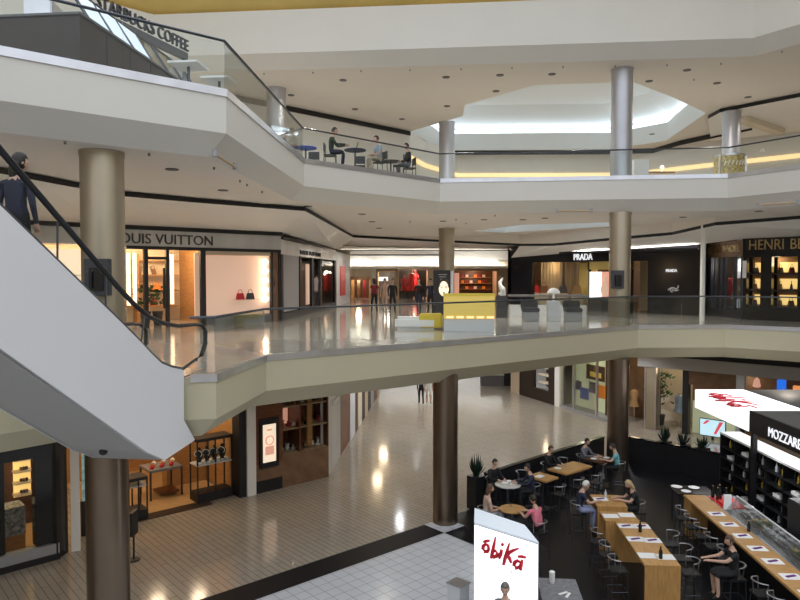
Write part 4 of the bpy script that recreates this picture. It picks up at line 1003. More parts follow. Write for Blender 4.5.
mb = MB(); RW.boxz(mb, 561, 598, .15, CZ, -.04, -.02); mb.build('window_glass', M['glass_shop'], t)
mb = MB(); RW.boxz(mb, 574.5, 575.3, .15, CZ, -.06, .02); RW.boxz(mb, 597, 598.4, .15, CZ, -.06, .02); mb.build('mullion', M['steel'], t)
mb = MB(); RW.boxz(mb, 598.4, 612, .15, CZ, -.6, -.5); mb.build('dark_bay', M['wood_dark'], t)
for (x0, y0, x1, y1, m, lab) in ((569, 381, 577, 390, 'navy', 'navy square poster high in the green lit window'), (576, 388.5, 584.5, 400, 'blue', 'blue square poster hanging lowest in the green lit window'), (585, 383, 594, 394, 'navy', 'navy square poster beside the orange one'), (594, 386, 601, 399, 'orange', 'orange poster at the edge of the green lit window'), (579, 366, 597, 381, 'wood_dark', 'large dark picture with a yellow glow in the green lit window')):
    mb = MB(); RW.box(mb, x0, y0, x1, y1, *((-.55, -.51) if m == 'wood_dark' else (-.35, -.31))); tag(mb.build('poster', M[m]), lab, 'poster')
mb = MB(); RW.box(mb, 583, 373, 594, 378, -.508, -.49); tag(mb.build('lit_picture', M['lit_yellow']), 'glowing yellow strip picture on the large dark picture', 'picture')
mb = MB(); RW3.ubox(mb, 0, 1.2, 0, CZ, -.2, .0); struct(mb, 'wall_far_pier', M['beige_wall'])
glow(RW.pt(2.5, 3.5, -.3), 30, (.9, 1, .8)); glow((9.5, 33.8, 3.6), 30)
p = at(509, 386, 0); t = thing('kiosk', 'black kiosk block far along the ground floor', 'kiosk', p)
mb = MB(); mb.box(p + Vector((0, .4, .75)), (.7, .8, 1.5)); mb.build('black_block', M['black'], t, bevel=.02)
mb = MB(); mb.box(p + Vector((-1.1, .4, .35)), (1.5, .8, .7)); mb.build('low_counter', M['dark_grey'], t); mb = MB(); mb.box(p + Vector((-1.1, .4, .73)), (1.55, .85, .06)); mb.build('counter_top', M['pale_grey'], t)
mb = MB(); mb.face([(-5, 60, 0), (14, 60, 0), (14, 60, CZ), (-5, 60, CZ)]); struct(mb, 'wall_far_end', M['white_paint'])  # unseen wall, made white to reflect in the glossy floor
for x_ in (-1, 3, 7, 11): spot((x_, 56.5, 4.1), 420, 120, (.92, .96, 1), (0, 1, -.55))  # added lamps: the bright wall stands in for entrance daylight on the floor
spot((4, 51, 4.15), 200, 150, (1, .96, .9))
# far shops behind the restaurant
t = thing('storefront', 'brown shop row with a pale header band behind the restaurant', 'shop front', RW2.pt(5, 0))
mb = MB(); RW2.ubox(mb, 1.6, RW2.L, 3.02, 3.56, -.1, .25); mb.build('header_band', M['soffit_grey'], t)
mb = MB(); RW2.ubox(mb, 2.4, RW2.L, 3.56, 3.8, -.1, .10); mb.build('black_reveal', M['black_reveal'], t)
mb = MB(); RW2.ubox(mb, -.1, RW2.L, 3.8, CZ, -.2, .20); mb.build('upper_band', M['cream_wall'], t)
mb = MB(); RW2.boxz(mb, 611, 640, 0, 3.6, -2.2, -2.1); RW2.boxz(mb, 683, 860, 0, 3.02, -1.6, -1.5); mb.build('back_wall', M['wood_brown'], t)
mb = MB(); RW2.boxz(mb, 640, 683, 0, 3.3, -2.6, -2.5); mb.build('pale_back_wall', M['cream_wall'], t)
mb = MB(); RW2.boxz(mb, 690, 738, 2.35, 3.02, -.3, 0); mb.build('brown_header', M['wood_brown'], t)
mb = MB(); RW2.boxz(mb, 738, 746, 0, 3.02, -.3, .05); mb.build('pale_pier', M['pale_grey'], t)
mb = MB(); RW2.boxz(mb, 684, 690, 0, 3.02, -.3, .02); mb.build('black_post', M['black'], t)
mb = MB(); RW2.boxz(mb, 690, 738, 0, 1.5, -.8, -.6); mb.build('pale_counter_wall', M['lit_window_green'], t)
mb = MB(); RW2.boxz(mb, 779, 787, 2.45, 2.95, -.2, .05); mb.build('blue_sign', M['lit_blue'], t)
mb = MB(); RW2.boxz(mb, 795, 806, 2.3, 2.75, -.2, .05); mb.build('orange_sign', M['lit_orange'], t)
mb = MB(); u = RW2.hit(757.5, 380)[0]; mb.lathe([(.10, 2.55), (.16, 2.6), (.10, 2.9), (.02, 2.98)], RW2.pt(u, 0, .1), 12); mb.build('pink_lamp', M['lit_poster_pink'], t, smooth=True)
glow(RW2.pt(3.2, 2.8, -1.2), 22); glow(RW2.pt(1, 3, -1.0), 16); glow(RW2.pt(6, 2.6, -.9), 14)
p = at(654, 430, 0); t = thing('display_pillar', 'square glass and bronze pillar at the shop entrance', 'pillar', p)
mb = MB(); mb.box(p + Vector((0, .3, 1.5)), (.44, .44, 3.0), -.7); mb.build('bronze_core', M['column_champagne'], t)
mb = MB()
for a in range(4):
    q = Vector((math.cos(a * math.pi / 2 + .085) * .36, math.sin(a * math.pi / 2 + .085) * .36, 0)); mb.box(p + q + Vector((0, .3, 1.5)), (.05, .05, 3.0), -.7)
mb.build('steel_edge', M['steel'], t)
for k, (px, m, lab) in enumerate(((634, 'leather_tan', 'dress form in tan at the brown shop entrance'), (660, 'leaf', 'leafy green display behind the bronze pillar'), (679, 'cl_blueish', 'pale blue dress form behind the bronze pillar'))):
    p = RW2.pt(RW2.hit(px, 420, -1.2)[0], .0, -1.2)
    if m == 'leaf':
        t = thing('potted_plant', lab, 'plant', p); mb = MB(); mb.lathe([(.18, 0), (.24, .5), (.2, .5)], p, 10); mb.build('pot', M['charcoal'], t); mb = MB()
        for i in range(110):
            q = p + Vector((random.gauss(0, .28), random.gauss(0, .28), 1.0 + random.random() * 1.5)); a = random.random() * 6.3; dx, dy = math.cos(a) * .12, math.sin(a) * .12
            mb.face([q, q + Vector((dx, dy, .05)), q + Vector((dx * 1.6, dy * 1.6, .16)), q + Vector((-dy * .4, dx * .4, .1))])
        mb.build('leaves', M['leaf'], t); mb = MB(); mb.cyl(p + Vector((0, 0, .4)), p + Vector((0, 0, 2.2)), .03); mb.build('trunk', M['wood_brown'], t)
    else:
        t = thing('dress_form', lab, 'mannequin', p)
        mb = MB(); mb.lathe([(.22, 0), (.22, .03), (.025, .05), (.025, .8)], p, 10); mb.build('stand', M['steel'], t)
        mb = MB(); mb.lathe([(.26, .75), (.17, 1.1), (.22, 1.4), (.17, 1.55), (.05, 1.62)], p, 12); mb.build('torso', M[m], t, smooth=True)
p = RW2.pt(RW2.hit(712, 427, .25)[0], 1.55, .35); t = thing('tv', 'bright screen with red streaks above the restaurant plants', 'screen', p)
u0, u1 = RW2.hit(700, 427, .35)[0], RW2.hit(725, 427, .35)[0]; z0, z1 = RW2.zz(712, 436, .35), RW2.zz(712, 420, .35)
mb = MB(); RW2.ubox(mb, u0 - .03, u1 + .03, z0 - .03, z1 + .03, .27, .34); mb.build('casing', M['black'], t)
mb = MB(); RW2.ubox(mb, u0, u1, z0, z1, .34, .35); mb.build('screen', M['lit_screen'], t)
mb = MB(); um = (u0 + u1) / 2
for a, b in (((u0 + .1, z0 + .5), (u0 + .28, z1 - .04)), ((um + .05, z0 + .1), (um + .3, z1 - .05))):
    mb.hexa([RW2.pt(a[0], a[1], .352), RW2.pt(a[0] + .12, a[1], .352), RW2.pt(b[0] + .16, b[1], .352), RW2.pt(b[0], b[1], .352)], [RW2.pt(a[0], a[1], .356), RW2.pt(a[0] + .12, a[1], .356), RW2.pt(b[0] + .16, b[1], .356), RW2.pt(b[0], b[1], .356)])
mb.build('red_streak', M['lit_screen_red'], t)
mb = MB(); RW2.ubox(mb, um - .05, um + .05, .0, z0, .24, .30); mb.build('post', M['black'], t)
# ================================================================ restaurant on the black floor
FZ = .012
def brush_logo(mb, o, ux, uy, n, s=1.0, rk=.0078):
    """red hand brushed lettering; ux, uy unit vectors on the sign face, s scale in metres per sheet metre"""
    o, ux, uy, n = Vector(o), Vector(ux), Vector(uy), Vector(n)
    def q(x, v): return o + ux * ((x - 40) * .00382 * s) + uy * (-(v - 155) * .00316 * s) + n * .012
    def st(pts, r): mb.tube([q(*p) for p in pts], [k * rk * s for k in r], 8, flat=1)
    st([(106, 256), (124, 246), (144, 236)], [3, 4, 3])
    st([(136, 268), (118, 268), (104, 284), (103, 304), (114, 316), (130, 310), (139, 292), (136, 272), (126, 266)], [3, 4, 5, 5, 5, 5, 4, 4, 3])
    st([(180, 202), (172, 250), (163, 300), (154, 342)], [2, 4, 5, 4])
    st([(160, 318), (172, 330), (188, 318), (193, 298), (184, 286), (168, 296)], [4, 5, 5, 5, 4, 3])
    st([(218, 268), (212, 300), (204, 328)], [4, 5, 3]); st([(226, 226), (221, 240)], [4, 4])
    st([(264, 212), (252, 260), (240, 310), (230, 356)], [2, 4, 5, 4])
    st([(318, 226), (285, 250), (250, 284), (244, 290)], [2, 4, 5, 4]); st([(250, 284), (266, 304), (276, 330)], [4, 5, 3])
    st([(316, 276), (338, 268), (360, 266)], [3, 4, 3])
    st([(330, 306), (312, 302), (296, 318), (292, 338), (304, 350), (320, 340), (332, 318)], [3, 4, 5, 5, 5, 4, 3])
    st([(340, 288), (333, 320), (330, 352)], [3, 5, 4])

# lit menu sign
ks = thing('light_box_sign', 'tall white light box sign with red brushed lettering', 'sign', (2.0, 13.1, FZ))
f0, f1, k1, k0 = Vector((1.48, 13.2)), Vector((2.56, 12.19)), Vector((2.46, 13.06)), Vector((1.58, 14.02))
mb = MB(); mb.prism([f0, f1, k1, k0], FZ, 2.47); mb.build('sign_body', M['pale_grey'], ks)
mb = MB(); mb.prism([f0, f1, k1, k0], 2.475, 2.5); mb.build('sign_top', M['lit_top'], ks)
u = (f1 - f0).normalized(); nn = Vector((u.y, -u.x)); w_ = (f1 - f0).length
if nn.y > 0: nn = -nn
q = [f0 + u * .02, f1 - u * .02, f1 - u * .02 + nn * .015, f0 + u * .02 + nn * .015]
mb = MB(); mb.prism(q, .15, 2.45); lf_ = mb.build('lit_face', M['lit_white'], ks)
U3, N3 = Vector((*u, 0)), Vector((*nn, 0)); o3 = Vector((*f0, 2.5)) + N3 * .015
mb = MB(); brush_logo(mb, o3, U3, (0, 0, 1), N3); mb.build('red_lettering', M['logo_red'], lf_, smooth=True)
mb = MB(); letter(mb, 'MOZZARELLA BAR', o3 + U3 * .27 - Vector((0, 0, .76)), U3 * .90, (0, 0, .055), N3, .006); mb.build('small_lettering', M['cl_white'], lf_)
p = at(557, 590, 1.0); p.z = FZ; t = thing('host_station', 'dark stone topped host station beside the white sign', 'counter', p)
mb = MB(); mb.box(p + Vector((.05, 0, .48)), (.75, .95, .96), -.1); mb.build('body', M['black_board'], t, bevel=.01)
mb = MB(); mb.box(p + Vector((.05, 0, .98)), (.80, 1.0, .04), -.1); mb.build('counter_top', M['counter_stone'], t)
q = at(552, 583, 1.01); mb = MB(); mb.lathe([(.05, 0), (.06, .02), (.06, .24), (.03, .26)], q, 14); tag(mb.build('paper_roll', M['paper'], smooth=True), 'white paper roll standing on the host station', 'roll')
for k, (x, y) in enumerate(((563, 594), (568, 596))):
    q = at(x, y, 1.0); mb = MB(); mb.box(q + Vector((0, 0, .014)), (.22, .05, .02), .5 + k * .5); tag(mb.build('cutlery_roll', M['paper']), ('white napkin roll lying flat on the host station', 'second white napkin roll lying crosswise at the host station edge')[k], 'napkin')
p = at(460, 587, .9); p.z = .006; t = thing('podium', 'pale grey square podium beside the white sign', 'podium', p)
mb = MB(); mb.box(p + Vector((-.02, .2, .44)), (.34, .34, .88), -.75); mb.build('podium_body', M['pale_grey'], t, bevel=.01)
mb = MB(); mb.box(p + Vector((-.02, .2, .89)), (.38, .38, .02), -.75); mb.build('podium_top', M['steel'], t)

# low black walls with planters
L1a, L1b = Vector((2.75, 21.3)), Vector((8.0, 26.2))
def low_wall(a, b, label, th=.14, h=1.08):
    u = (b - a).normalized(); n = Vector((-u.y, u.x)) * th / 2
    t = thing('partition_screen', label, 'partition', (*((a + b) / 2), FZ))
    mb = MB(); mb.prism([a - n, b - n, b + n, a + n], FZ, h - .04); mb.build('panel', M['black_board'], t)
    mb = MB(); n2 = n * 1.25; mb.prism([a - n2, b - n2, b + n2, a + n2], h - .04, h); mb.build('top_cap', M['black_gloss'], t)
low_wall(L1a, L1b, 'long low black partition between the beige floor and the tables')
low_wall(Vector((9.05, 26.2)), Vector((12.4, 22.6)), 'low black partition running from the shaded column to the bar')
def spiky(p, h, label, n=22, spread=.30):
    t = thing('potted_plant', label, 'plant', p, None)
    mb = MB(); mb.box(Vector(p) + Vector((0, 0, .52)), (.42, .42, 1.04), .7); mb.build('planter', M['black_board'], t, bevel=.01)
    mb = MB(); random.seed(int(p[0] * 50))
    for k in range(n):
        a = k * 2.4; e = .35 + .65 * random.random(); b0 = Vector(p) + Vector((math.cos(a) * .06, math.sin(a) * .06, 1.03))
        tip = b0 + Vector((math.cos(a) * spread * (1.25 - e), math.sin(a) * spread * (1.25 - e), h * e))
        mid = b0.lerp(tip, .5) + Vector((math.cos(a), math.sin(a), 0)) * .03
        s_ = Vector((-math.sin(a), math.cos(a), 0))
        mb.face([b0 - s_ * .02, mid - s_ * .03, tip, mid + s_ * .03, b0 + s_ * .02])
    mb.build('leaves', M['green_leaf'], t)
spiky((2.42, 21.1, FZ), .75, 'spiky dark plant in a black planter at the end of the long partition')
spiky((10.15, 25.5, FZ), .7, 'spiky dark plant behind the partition, just beside the black post')
spiky((10.65, 25.0, FZ), .6, 'spiky dark plant behind the partition, in the middle of three')
spiky((11.15, 24.5, FZ), .55, 'spiky dark plant behind the partition, under the bright screen')

# tables
def rect_table(label, c, L, W_, rz, h=1.05, style='pedestal', top='wood_table'):
    t = thing('high_table', label, 'table', (c[0], c[1], FZ)); t['_o'] = [0, 0, 0]
    mb = MB(); mb.box((0, 0, h - .03 - FZ), (L, W_, .06)); mb.build('table_top', M[top], t, bevel=.006)
    if style == 'panel':
        for s_ in (-1, 1):
            mb = MB(); mb.box((s_ * (L / 2 - .03), 0, (h - .06 - FZ) / 2), (.06, W_ * .98, h - .06 - FZ)); mb.build('end_panel', M['wood_table'], t)
    else:
        mb = MB(); mb.cyl((0, 0, .03), (0, 0, h - .07), .045, n=10); mb.build('pedestal', M['dark_steel'], t, smooth=True)
        mb = MB(); mb.box((0, 0, .016), (.5, .5, .03)); mb.build('foot_plate', M['black'], t)
    t['_o'] = [c[0], c[1], FZ]; t.rotation_euler = (0, 0, rz); return t
def round_table(label, c, r, top, h=1.05):
    t = thing('round_table', label, 'table', (c[0], c[1], FZ)); b = Vector((c[0], c[1], FZ))
    mb = MB(); mb.lathe([(r - .01, h - .05), (r, h - .04), (r, h - .015), (r - .01, h - FZ)], b, 28); mb.build('table_top', M[top], t)
    mb = MB(); mb.lathe([(.22, .0), (.22, .03), (.045, .05), (.045, h - .05)], b, 16); mb.build('pedestal', M['dark_steel'], t, smooth=True)
    return t
A86 = R(86)
rect_table('long communal wood table with paper mats and two bottles', (5.87, 15.8), 2.62, .78, A86, style='panel')
rect_table('square wood table joined to the head of the long communal table', (5.80, 17.50), .72, .88, A86, style='panel')
rect_table('square wood table where the white haired man sits', (5.90, 18.75), 1.0, .82, A86, style='panel')
rect_table('wide wood table beside the long low partition', (5.64, 22.02), 1.42, .76, R(40))
rect_table('small square wood table beside the wide table', (4.52, 21.02), .66, .76, R(40))
rect_table('dark table crowded with dishes near the shaded column', (6.95, 23.1), .85, .72, R(40), top='wood_dark')
round_table('round pale marble table with plates by the partition', (3.3, 20.25), .40, 'marble')
round_table('round wood table where the person in pink sits', (3.08, 18.1), .36, 'wood_table')

# bar stool
st = thing('bar_stool', 'x', 'stool', (0, 0, 0), 'bar stools'); st['_o'] = [0, 0, 0]
mb = MB(); mb.box((0, 0, .72), (.40, .40, .05)); mb.build('seat', M['black'], st, bevel=.018)
for sx in (-1, 1):
    for sy in (-1, 1):
        mb = MB(); mb.cyl((sx * .16, sy * .16, .70), (sx * .20, sy * .20, 0), .014, n=6); mb.build('leg', M['dark_steel'], st)
mb = MB(); mb.tube([(-.185, -.185, .28), (.185, -.185, .28), (.185, .185, .28), (-.185, .185, .28)], .011, 6, closed=True); mb.build('foot_rest', M['dark_steel'], st)
mb = MB(); mb.tube([(.20 * math.cos(a) * 1.05, .20 * math.sin(a) * 1.1, 1.0 + .02 * math.sin(-a)) for a in [math.pi * (1 + i / 10) for i in range(11)]], .016, 8)
for s_ in (-1, 1): mb.cyl((s_ * .205, 0, 1.0), (s_ * .18, .0, .73), .012, n=6)
mb.cyl((0, -.215, .98), (0, -.19, .73), .012, n=6)
mb.build('backrest', M['stool_steel'], st, smooth=True)
us_st = []
def stool(x, y, face, lab, grp='bar stools'):
    return place(st, us_st, (x, y, FZ), face, lab, grp)
E_, W__, N_, S_ = -math.pi / 2, math.pi / 2, 0, math.pi
stool(5.02, 16.6, E_, 'black stool at the long communal table, first from its head on the column side')
stool(4.98, 15.8, E_, 'black stool at the middle of the long communal table on the column side')
stool(4.95, 15.0, E_, 'black stool by the end panel of the long table on the column side')
stool(6.72, 16.45, W__, 'chrome backed stool between long table and bar, close to the table head')
stool(6.68, 15.6, W__, 'chrome backed stool between long table and bar, at the middle')
stool(6.52, 14.85, W__, 'chrome backed stool between long table and bar, by the wooden end panel')
PS = {}
def seatat(key, x, y, face, lab): PS[key] = (x, y, face); stool(x, y, face, lab, 'occupied stools')
seatat('white_hair', 5.02, 18.65, E_, 'stool under the white haired man'); seatat('blonde', 6.72, 18.75, W__, 'stool under the blonde woman')
seatat('wall_dark', 5.0, 22.55, R(-139), 'stool under the dark clothed person at the wide table')
seatat('grey', 6.5, 23.62, R(-139), 'stool under the grey clothed person at the crowded table'); seatat('turq', 7.5, 22.75, R(41) + .6, 'stool under the person in turquoise')
seatat('marble_a', 2.92, 20.95, R(205), 'stool behind the round marble table'); seatat('marble_b', 4.08, 20.3, R(95), 'stool between marble table and small square table')
seatat('tan', 2.36, 18.25, E_ + .1, 'stool under the long haired woman at the round wood table'); seatat('pink', 3.62, 17.25, R(35), 'stool under the person in pink')
seatat('black_dress', 7.42, 14.62, W__, 'stool under the woman in black facing away from the bar')
stool(4.85, 20.25, R(40), 'empty stool in front of the small square table'); stool(5.6, 20.95, R(40), 'empty stool in front of the wide table, nearer the small table'); stool(6.3, 21.4, R(40), 'empty stool in front of the wide table, nearer the crowded table')
stool(4.0, 21.6, R(-139), 'empty stool between partition and small square table'); stool(5.72, 23.12, R(-139), 'empty stool against the partition at the wide table')
for k, y in enumerate((18.25, 17.6, 16.95, 16.3, 15.55, 13.85, 13.2)):
    stool(7.86 - (19 - y) * .045, y, E_, ('steel backed stool at the bar, the one next to the wooden end panel', 'steel backed stool at the bar, second from the wooden end panel', 'steel backed stool at the bar, third from the wooden end panel', 'steel backed stool at the bar, fourth from the wooden end panel',
          'steel backed stool at the bar just behind the woman in black', 'steel backed stool at the bar just past the woman in black', 'steel backed stool at the bar, the last of the row')[k])

# bar counter
bd = Vector((.05, 1.0)).normalized(); bo = Vector((8.17, 19.1)); br_ = Vector((bd.y, -bd.x))
def bp(s_, w): q = bo - bd * s_ + br_ * w; return (q.x, q.y)
def bbox(mb, s0, s1, w0, w1, z0, z1): mb.prism([bp(s0, w0), bp(s1, w0), bp(s1, w1), bp(s0, w1)], z0, z1)
bar = thing('bar_counter', 'long wooden bar counter with a glass food case', 'bar', (*bp(3, .5), FZ))
mb = MB(); bbox(mb, 0, 6.6, 0, .62, 1.04, 1.10); mb.build('counter_top', M['wood_table'], bar, bevel=.006)
mb = MB(); bbox(mb, 0, .5, .02, .62, FZ, 1.04); mb.build('end_panel', M['wood_table'], bar)
mb = MB(); bbox(mb, .5, 6.6, .5, .62, FZ, 1.04); mb.build('front_panel', M['black_board'], bar)
mb = MB(); bbox(mb, .0, 6.6, .62, 1.45, FZ, 1.05); mb.build('service_body', M['black_board'], bar)
mb = MB(); bbox(mb, .0, 6.6, .62, 1.45, 1.05, 1.09); mb.build('service_top', M['counter_stone'], bar)
a, b = bp(1.25, .66), bp(6.6, .66); c, d = bp(6.6, .95), bp(1.25, .95)
mb = MB(); mb.hexa([(*a, 1.10), (*b, 1.10), (bp(6.6, .67)[0], bp(6.6, .67)[1], 1.10), (bp(1.25, .67)[0], bp(1.25, .67)[1], 1.10)], [(*d, 1.48), (*c, 1.48), (bp(6.6, .96)[0], bp(6.6, .96)[1], 1.48), (bp(1.25, .96)[0], bp(1.25, .96)[1], 1.48)])
mb.build('sneeze_glass', M['glass_case'], bar)
mb = MB(); mb.tube([(*d, 1.49), (*c, 1.49)], .022, 6); mb.build('glass_rail', M['pale_grey'], bar)
mb = MB(); bbox(mb, 1.15, 1.20, .64, .84, 1.10, 1.50); mb.build('end_plate', M['paper'], bar)
for k in range(8):
    q = bp(1.7 + k * .62, 1.12); mb = MB(); mb.box((q[0], q[1], 1.115), (.42, .52, .05), A86 - math.pi / 2); mb.build('tray_pan', M['steel'], bar)
random.seed(4)
for k in range(8):
    for j in range(4):
        q = bp(1.56 + k * .62 + (j % 2) * .24, 1.0 + (j // 2) * .24); mb = MB(); mb.ell((q[0], q[1], 1.183), (.085, .09, .04), 10, 6)
        tag(mb.build('food_portion', M[('pale_grey', 'paper', 'food', 'mid_grey', 'pale_grey', 'leaf')[(j * 3 + k * 2) % 6]], smooth=True), 'food portion in a steel pan behind the bar glass', 'food', 'food in the bar case')
sc_ = thing('side_counter', 'dark ledge with plates at the head of the bar', 'counter', (8.6, 19.7, FZ))
mb = MB(); mb.box((8.66, 19.66, 1.03), (1.1, .80, .05), R(-4)); mb.build('counter_top', M['black_gloss'], sc_)
for x, y in ((8.2, 19.4), (9.1, 19.32), (8.22, 19.98), (9.12, 19.92)):
    mb = MB(); mb.cyl((x, y, FZ), (x, y, 1.0), .025, n=6); mb.build('leg', M['dark_steel'], sc_)
def plate(x, y, z, r, lab, grp=None, m='paper'):
    mb = MB(); mb.lathe([(r * .5, 0), (r * .6, .004), (r, .018), (r, .024), (r * .55, .010)], (x, y, z), 18); return tag(mb.build('plate', M[m], smooth=True), lab, 'plate', grp)
plate(8.32, 19.92, 1.056, .16, 'white plate on the dark ledge, beside the ledge corner'); plate(8.80, 19.84, 1.056, .16, 'white plate on the dark ledge, towards the bar bottles'); plate(8.42, 19.50, 1.056, .14, 'white plate at the front of the dark ledge')
def bottle(p, lab, h=.26, m='bottle_glass', grp=None):
    t = thing('bottle', lab, 'bottle', p, grp); r = h * .14
    mb = MB(); mb.lathe([(r * .9, 0), (r, .01), (r, h * .55), (r * .4, h * .75), (r * .36, h * .94)], p, 12); mb.build('bottle_body', M[m], t, smooth=True)
    mb = MB(); mb.lathe([(r * .42, h * .94), (r * .42, h)], p, 10); mb.build('cap', M['gold_metal'], t); return t
q = bp(.45, .75); mb = MB(); bbox(mb, .1, 1.1, .66, 1.3, 1.092, 1.10); tag(mb.build('red_cloth', M['red']), 'red cloth under the bottles at the head of the bar', 'cloth')
for k, (s_, w, h) in enumerate(((.2, .75, .34), (.3, .9, .40), (.42, .80, .36), (.25, 1.1, .3))):
    q = bp(s_, w); bottle(Vector((q[0], q[1], 1.101)), 'dark bottle standing on the red cloth at the head of the bar', h, 'bottle_glass', 'bottles at the head of the bar')
for k in range(12):
    q = bp(.6 + .12 * (k % 4), .75 + .16 * (k // 4)); mb = MB(); mb.ell((q[0], q[1], 1.135), (.045, .045, .035), 10, 6); tag(mb.build('tomato', M['tomato'], smooth=True), 'red tomato on the red cloth at the head of the bar', 'tomato', 'tomatoes on the bar')
plate(*bp(1.0, 1.385), 1.103, .13, 'white dish behind the tomatoes on the bar')
q = bp(2.75, .58); bottle(Vector((*q, 1.10)), 'dark bottle standing alone against the bar glass', .28)

# paper mats and napkins
def matset(p, rz, lab, napkin=True, where='', grp=None, w=.40, d=.30):
    mb = MB(); mb.box((0, 0, .002), (w, d, .003)); o = mb.build('place_mat', M['paper'], origin=(0, 0, 0)); o.location = p; o.rotation_euler = (0, 0, rz); tag(o, 'white paper mat ' + where, 'place mat')
    if napkin:
        mb = MB(); mb.box((0, 0, .012), (.24, .07, .016)); o = mb.build('napkin', M['purple'], origin=(0, 0, 0), bevel=.006); o.location = Vector(p) + Vector((0, 0, .003)); o.rotation_euler = (0, 0, rz + .35); tag(o, 'purple napkin on the mat ' + where, 'napkin')
def tp(cx, cy, u, v):                    # along the communal table axis
    a = R(86); return Vector((cx + math.cos(a) * u - math.sin(a) * v, cy + math.sin(a) * u + math.cos(a) * v, 1.052))
sets = ((1.0, .19, True, 'at the head of the long table, column side'), (1.0, -.19, True, 'at the head of the long table, bar side'), (.15, .19, True, 'in the middle of the long table, column side'), (.1, -.19, True, 'in the middle of the long table, bar side'),
        (-.8, .19, False, 'by the end panel of the long table, column side'), (-.85, -.19, False, 'by the end panel of the long table, bar side'))
for u_, v_, nk, wh in sets: matset(tp(5.87, 15.8, u_, v_), R(-4), '', nk, wh)
matset(tp(5.80, 17.5, 0, .22), R(-4), '', False, 'on the square table joined to the long table, column side'); matset(tp(5.80, 17.5, .1, -.22), R(-4), '', False, 'on the square table joined to the long table, bar side')
matset(tp(5.90, 18.75, .1, .2), R(-4), '', True, 'in front of the white haired man')
bottle(tp(5.87, 15.8, .62, -.05), 'dark oil bottle at the head end of the long table', .30); bottle(tp(5.87, 15.8, -.95, -.06), 'dark oil bottle near the end panel of the long table', .30)
bottle(tp(5.90, 18.75, .25, .02), 'clear bottle between the two people at the square table', .24, 'pale_grey')
for k, s_ in enumerate((1.55, 2.3, 3.05, 3.8, 4.5, 5.25, 6.0)):
    q = bp(s_, .30); matset(Vector((*q, 1.101)), R(-4), '', True, ('on the bar, the one next to the white end plate', 'on the bar, second from the white end plate', 'on the bar, third from the white end plate', 'on the bar in front of the lone bottle', 'on the bar, behind the woman in black', 'on the bar past the woman in black', 'on the bar, last of the row')[k])
plate(3.2, 20.3, 1.051, .12, 'white plate on the marble table, on the column side'); plate(3.46, 20.15, 1.051, .11, 'small white plate on the marble table, on the table side'); plate(3.36, 20.48, 1.051, .10, 'white saucer at the back of the marble table')
for k, (x, y) in enumerate(((6.72, 23.0), (6.98, 23.3), (7.2, 23.12), (6.95, 22.85))): plate(x, y, 1.052, .11, 'pale plate on the crowded dark table', 'plates on the crowded table', ('paper', 'food', 'paper', 'tomato')[k])
plate(5.2, 21.85, 1.052, .12, 'white plate on the wide wood table'); 
def glassware(x, y, lab):
    mb = MB(); mb.lathe([(.03, 0), (.036, .11), (.034, .11), (.028, .01)], (x, y, 1.052), 12); tag(mb.build('tumbler', M['glass_clear'], smooth=True), lab, 'glass')
glassware(5.5, 22.05, 'clear tumbler on the wide wood table'); glassware(6.05, 22.4, 'clear tumbler at the crowded end of the wide wood table'); glassware(4.6, 21.15, 'clear tumbler on the small square table'); glassware(3.05, 18.25, 'clear tumbler on the round wood table'); glassware(6.0, 18.95, 'clear tumbler beside the blonde woman')
mb = MB(); mb.box((0, 0, .006), (.30, .21, .012)); o = mb.build('menu', M['paper'], origin=(0, 0, 0)); o.location = (4.42, 21.0, 1.052); o.rotation_euler = (0, 0, .8); tag(o, 'white menu card lying on the small square table', 'menu')

# back bar cabinet
bb = thing('back_bar_cabinet', 'tall black cabinet with rows of bottles behind the bar', 'cabinet', (11.2, 19.7, FZ))
CWx, y0, y1 = 10.85, 17.0, 22.5
mb = MB(); mb.box((CWx + .63, (y0 + y1) / 2, 1.05), (.06, y1 - y0, 2.06)); mb.build('back_panel', M['black_board'], bb)
mb = MB(); mb.box((CWx + .33, (y0 + y1) / 2, 2.10), (.68, y1 - y0 + .04, .06)); mb.build('cabinet_top', M['white'], bb)
for y in (y0, y1):
    mb = MB(); mb.box((CWx + .33, y, 1.05), (.66, .05, 2.06)); mb.build('side_panel', M['black_board'], bb)
for k in range(5):
    mb = MB(); mb.box((CWx + .32, (y0 + y1) / 2, .20 + k * .36), (.60, y1 - y0 - .06, .035)); mb.build('shelf', M['black_board'], bb)
for j in range(1, 6):
    y = y0 + (y1 - y0) * j / 6; mb = MB(); mb.box((CWx + .32, y, 1.05), (.60, .035, 2.04)); mb.build('divider', M['black_board'], bb)
random.seed(11)
for k in range(0, 5):
    for j in range(6):
        yb = y0 + (y1 - y0) * (j + .5) / 6; z = .20 + k * .36 + .019
        if (k * 5 + j) % 4 == 0:
            mb = MB(); mb.box((CWx + .2, yb, z + .055), (.2, .34, .10)); tag(mb.build('carton', M['paper']), 'white carton in the black cabinet behind the bar', 'box', 'cartons in the black cabinet')
        else:
            for i in range(3):
                bottle(Vector((CWx + .2, yb - .18 + i * .17, z)), 'bottle on the shelves of the black cabinet behind the bar', .27 if k < 5 else .24, ('bottle_glass', 'oil_gold', 'bottle_glass', 'pale_grey', 'bottle_glass')[(k + i + j) % 5], 'bottles in the black cabinet')
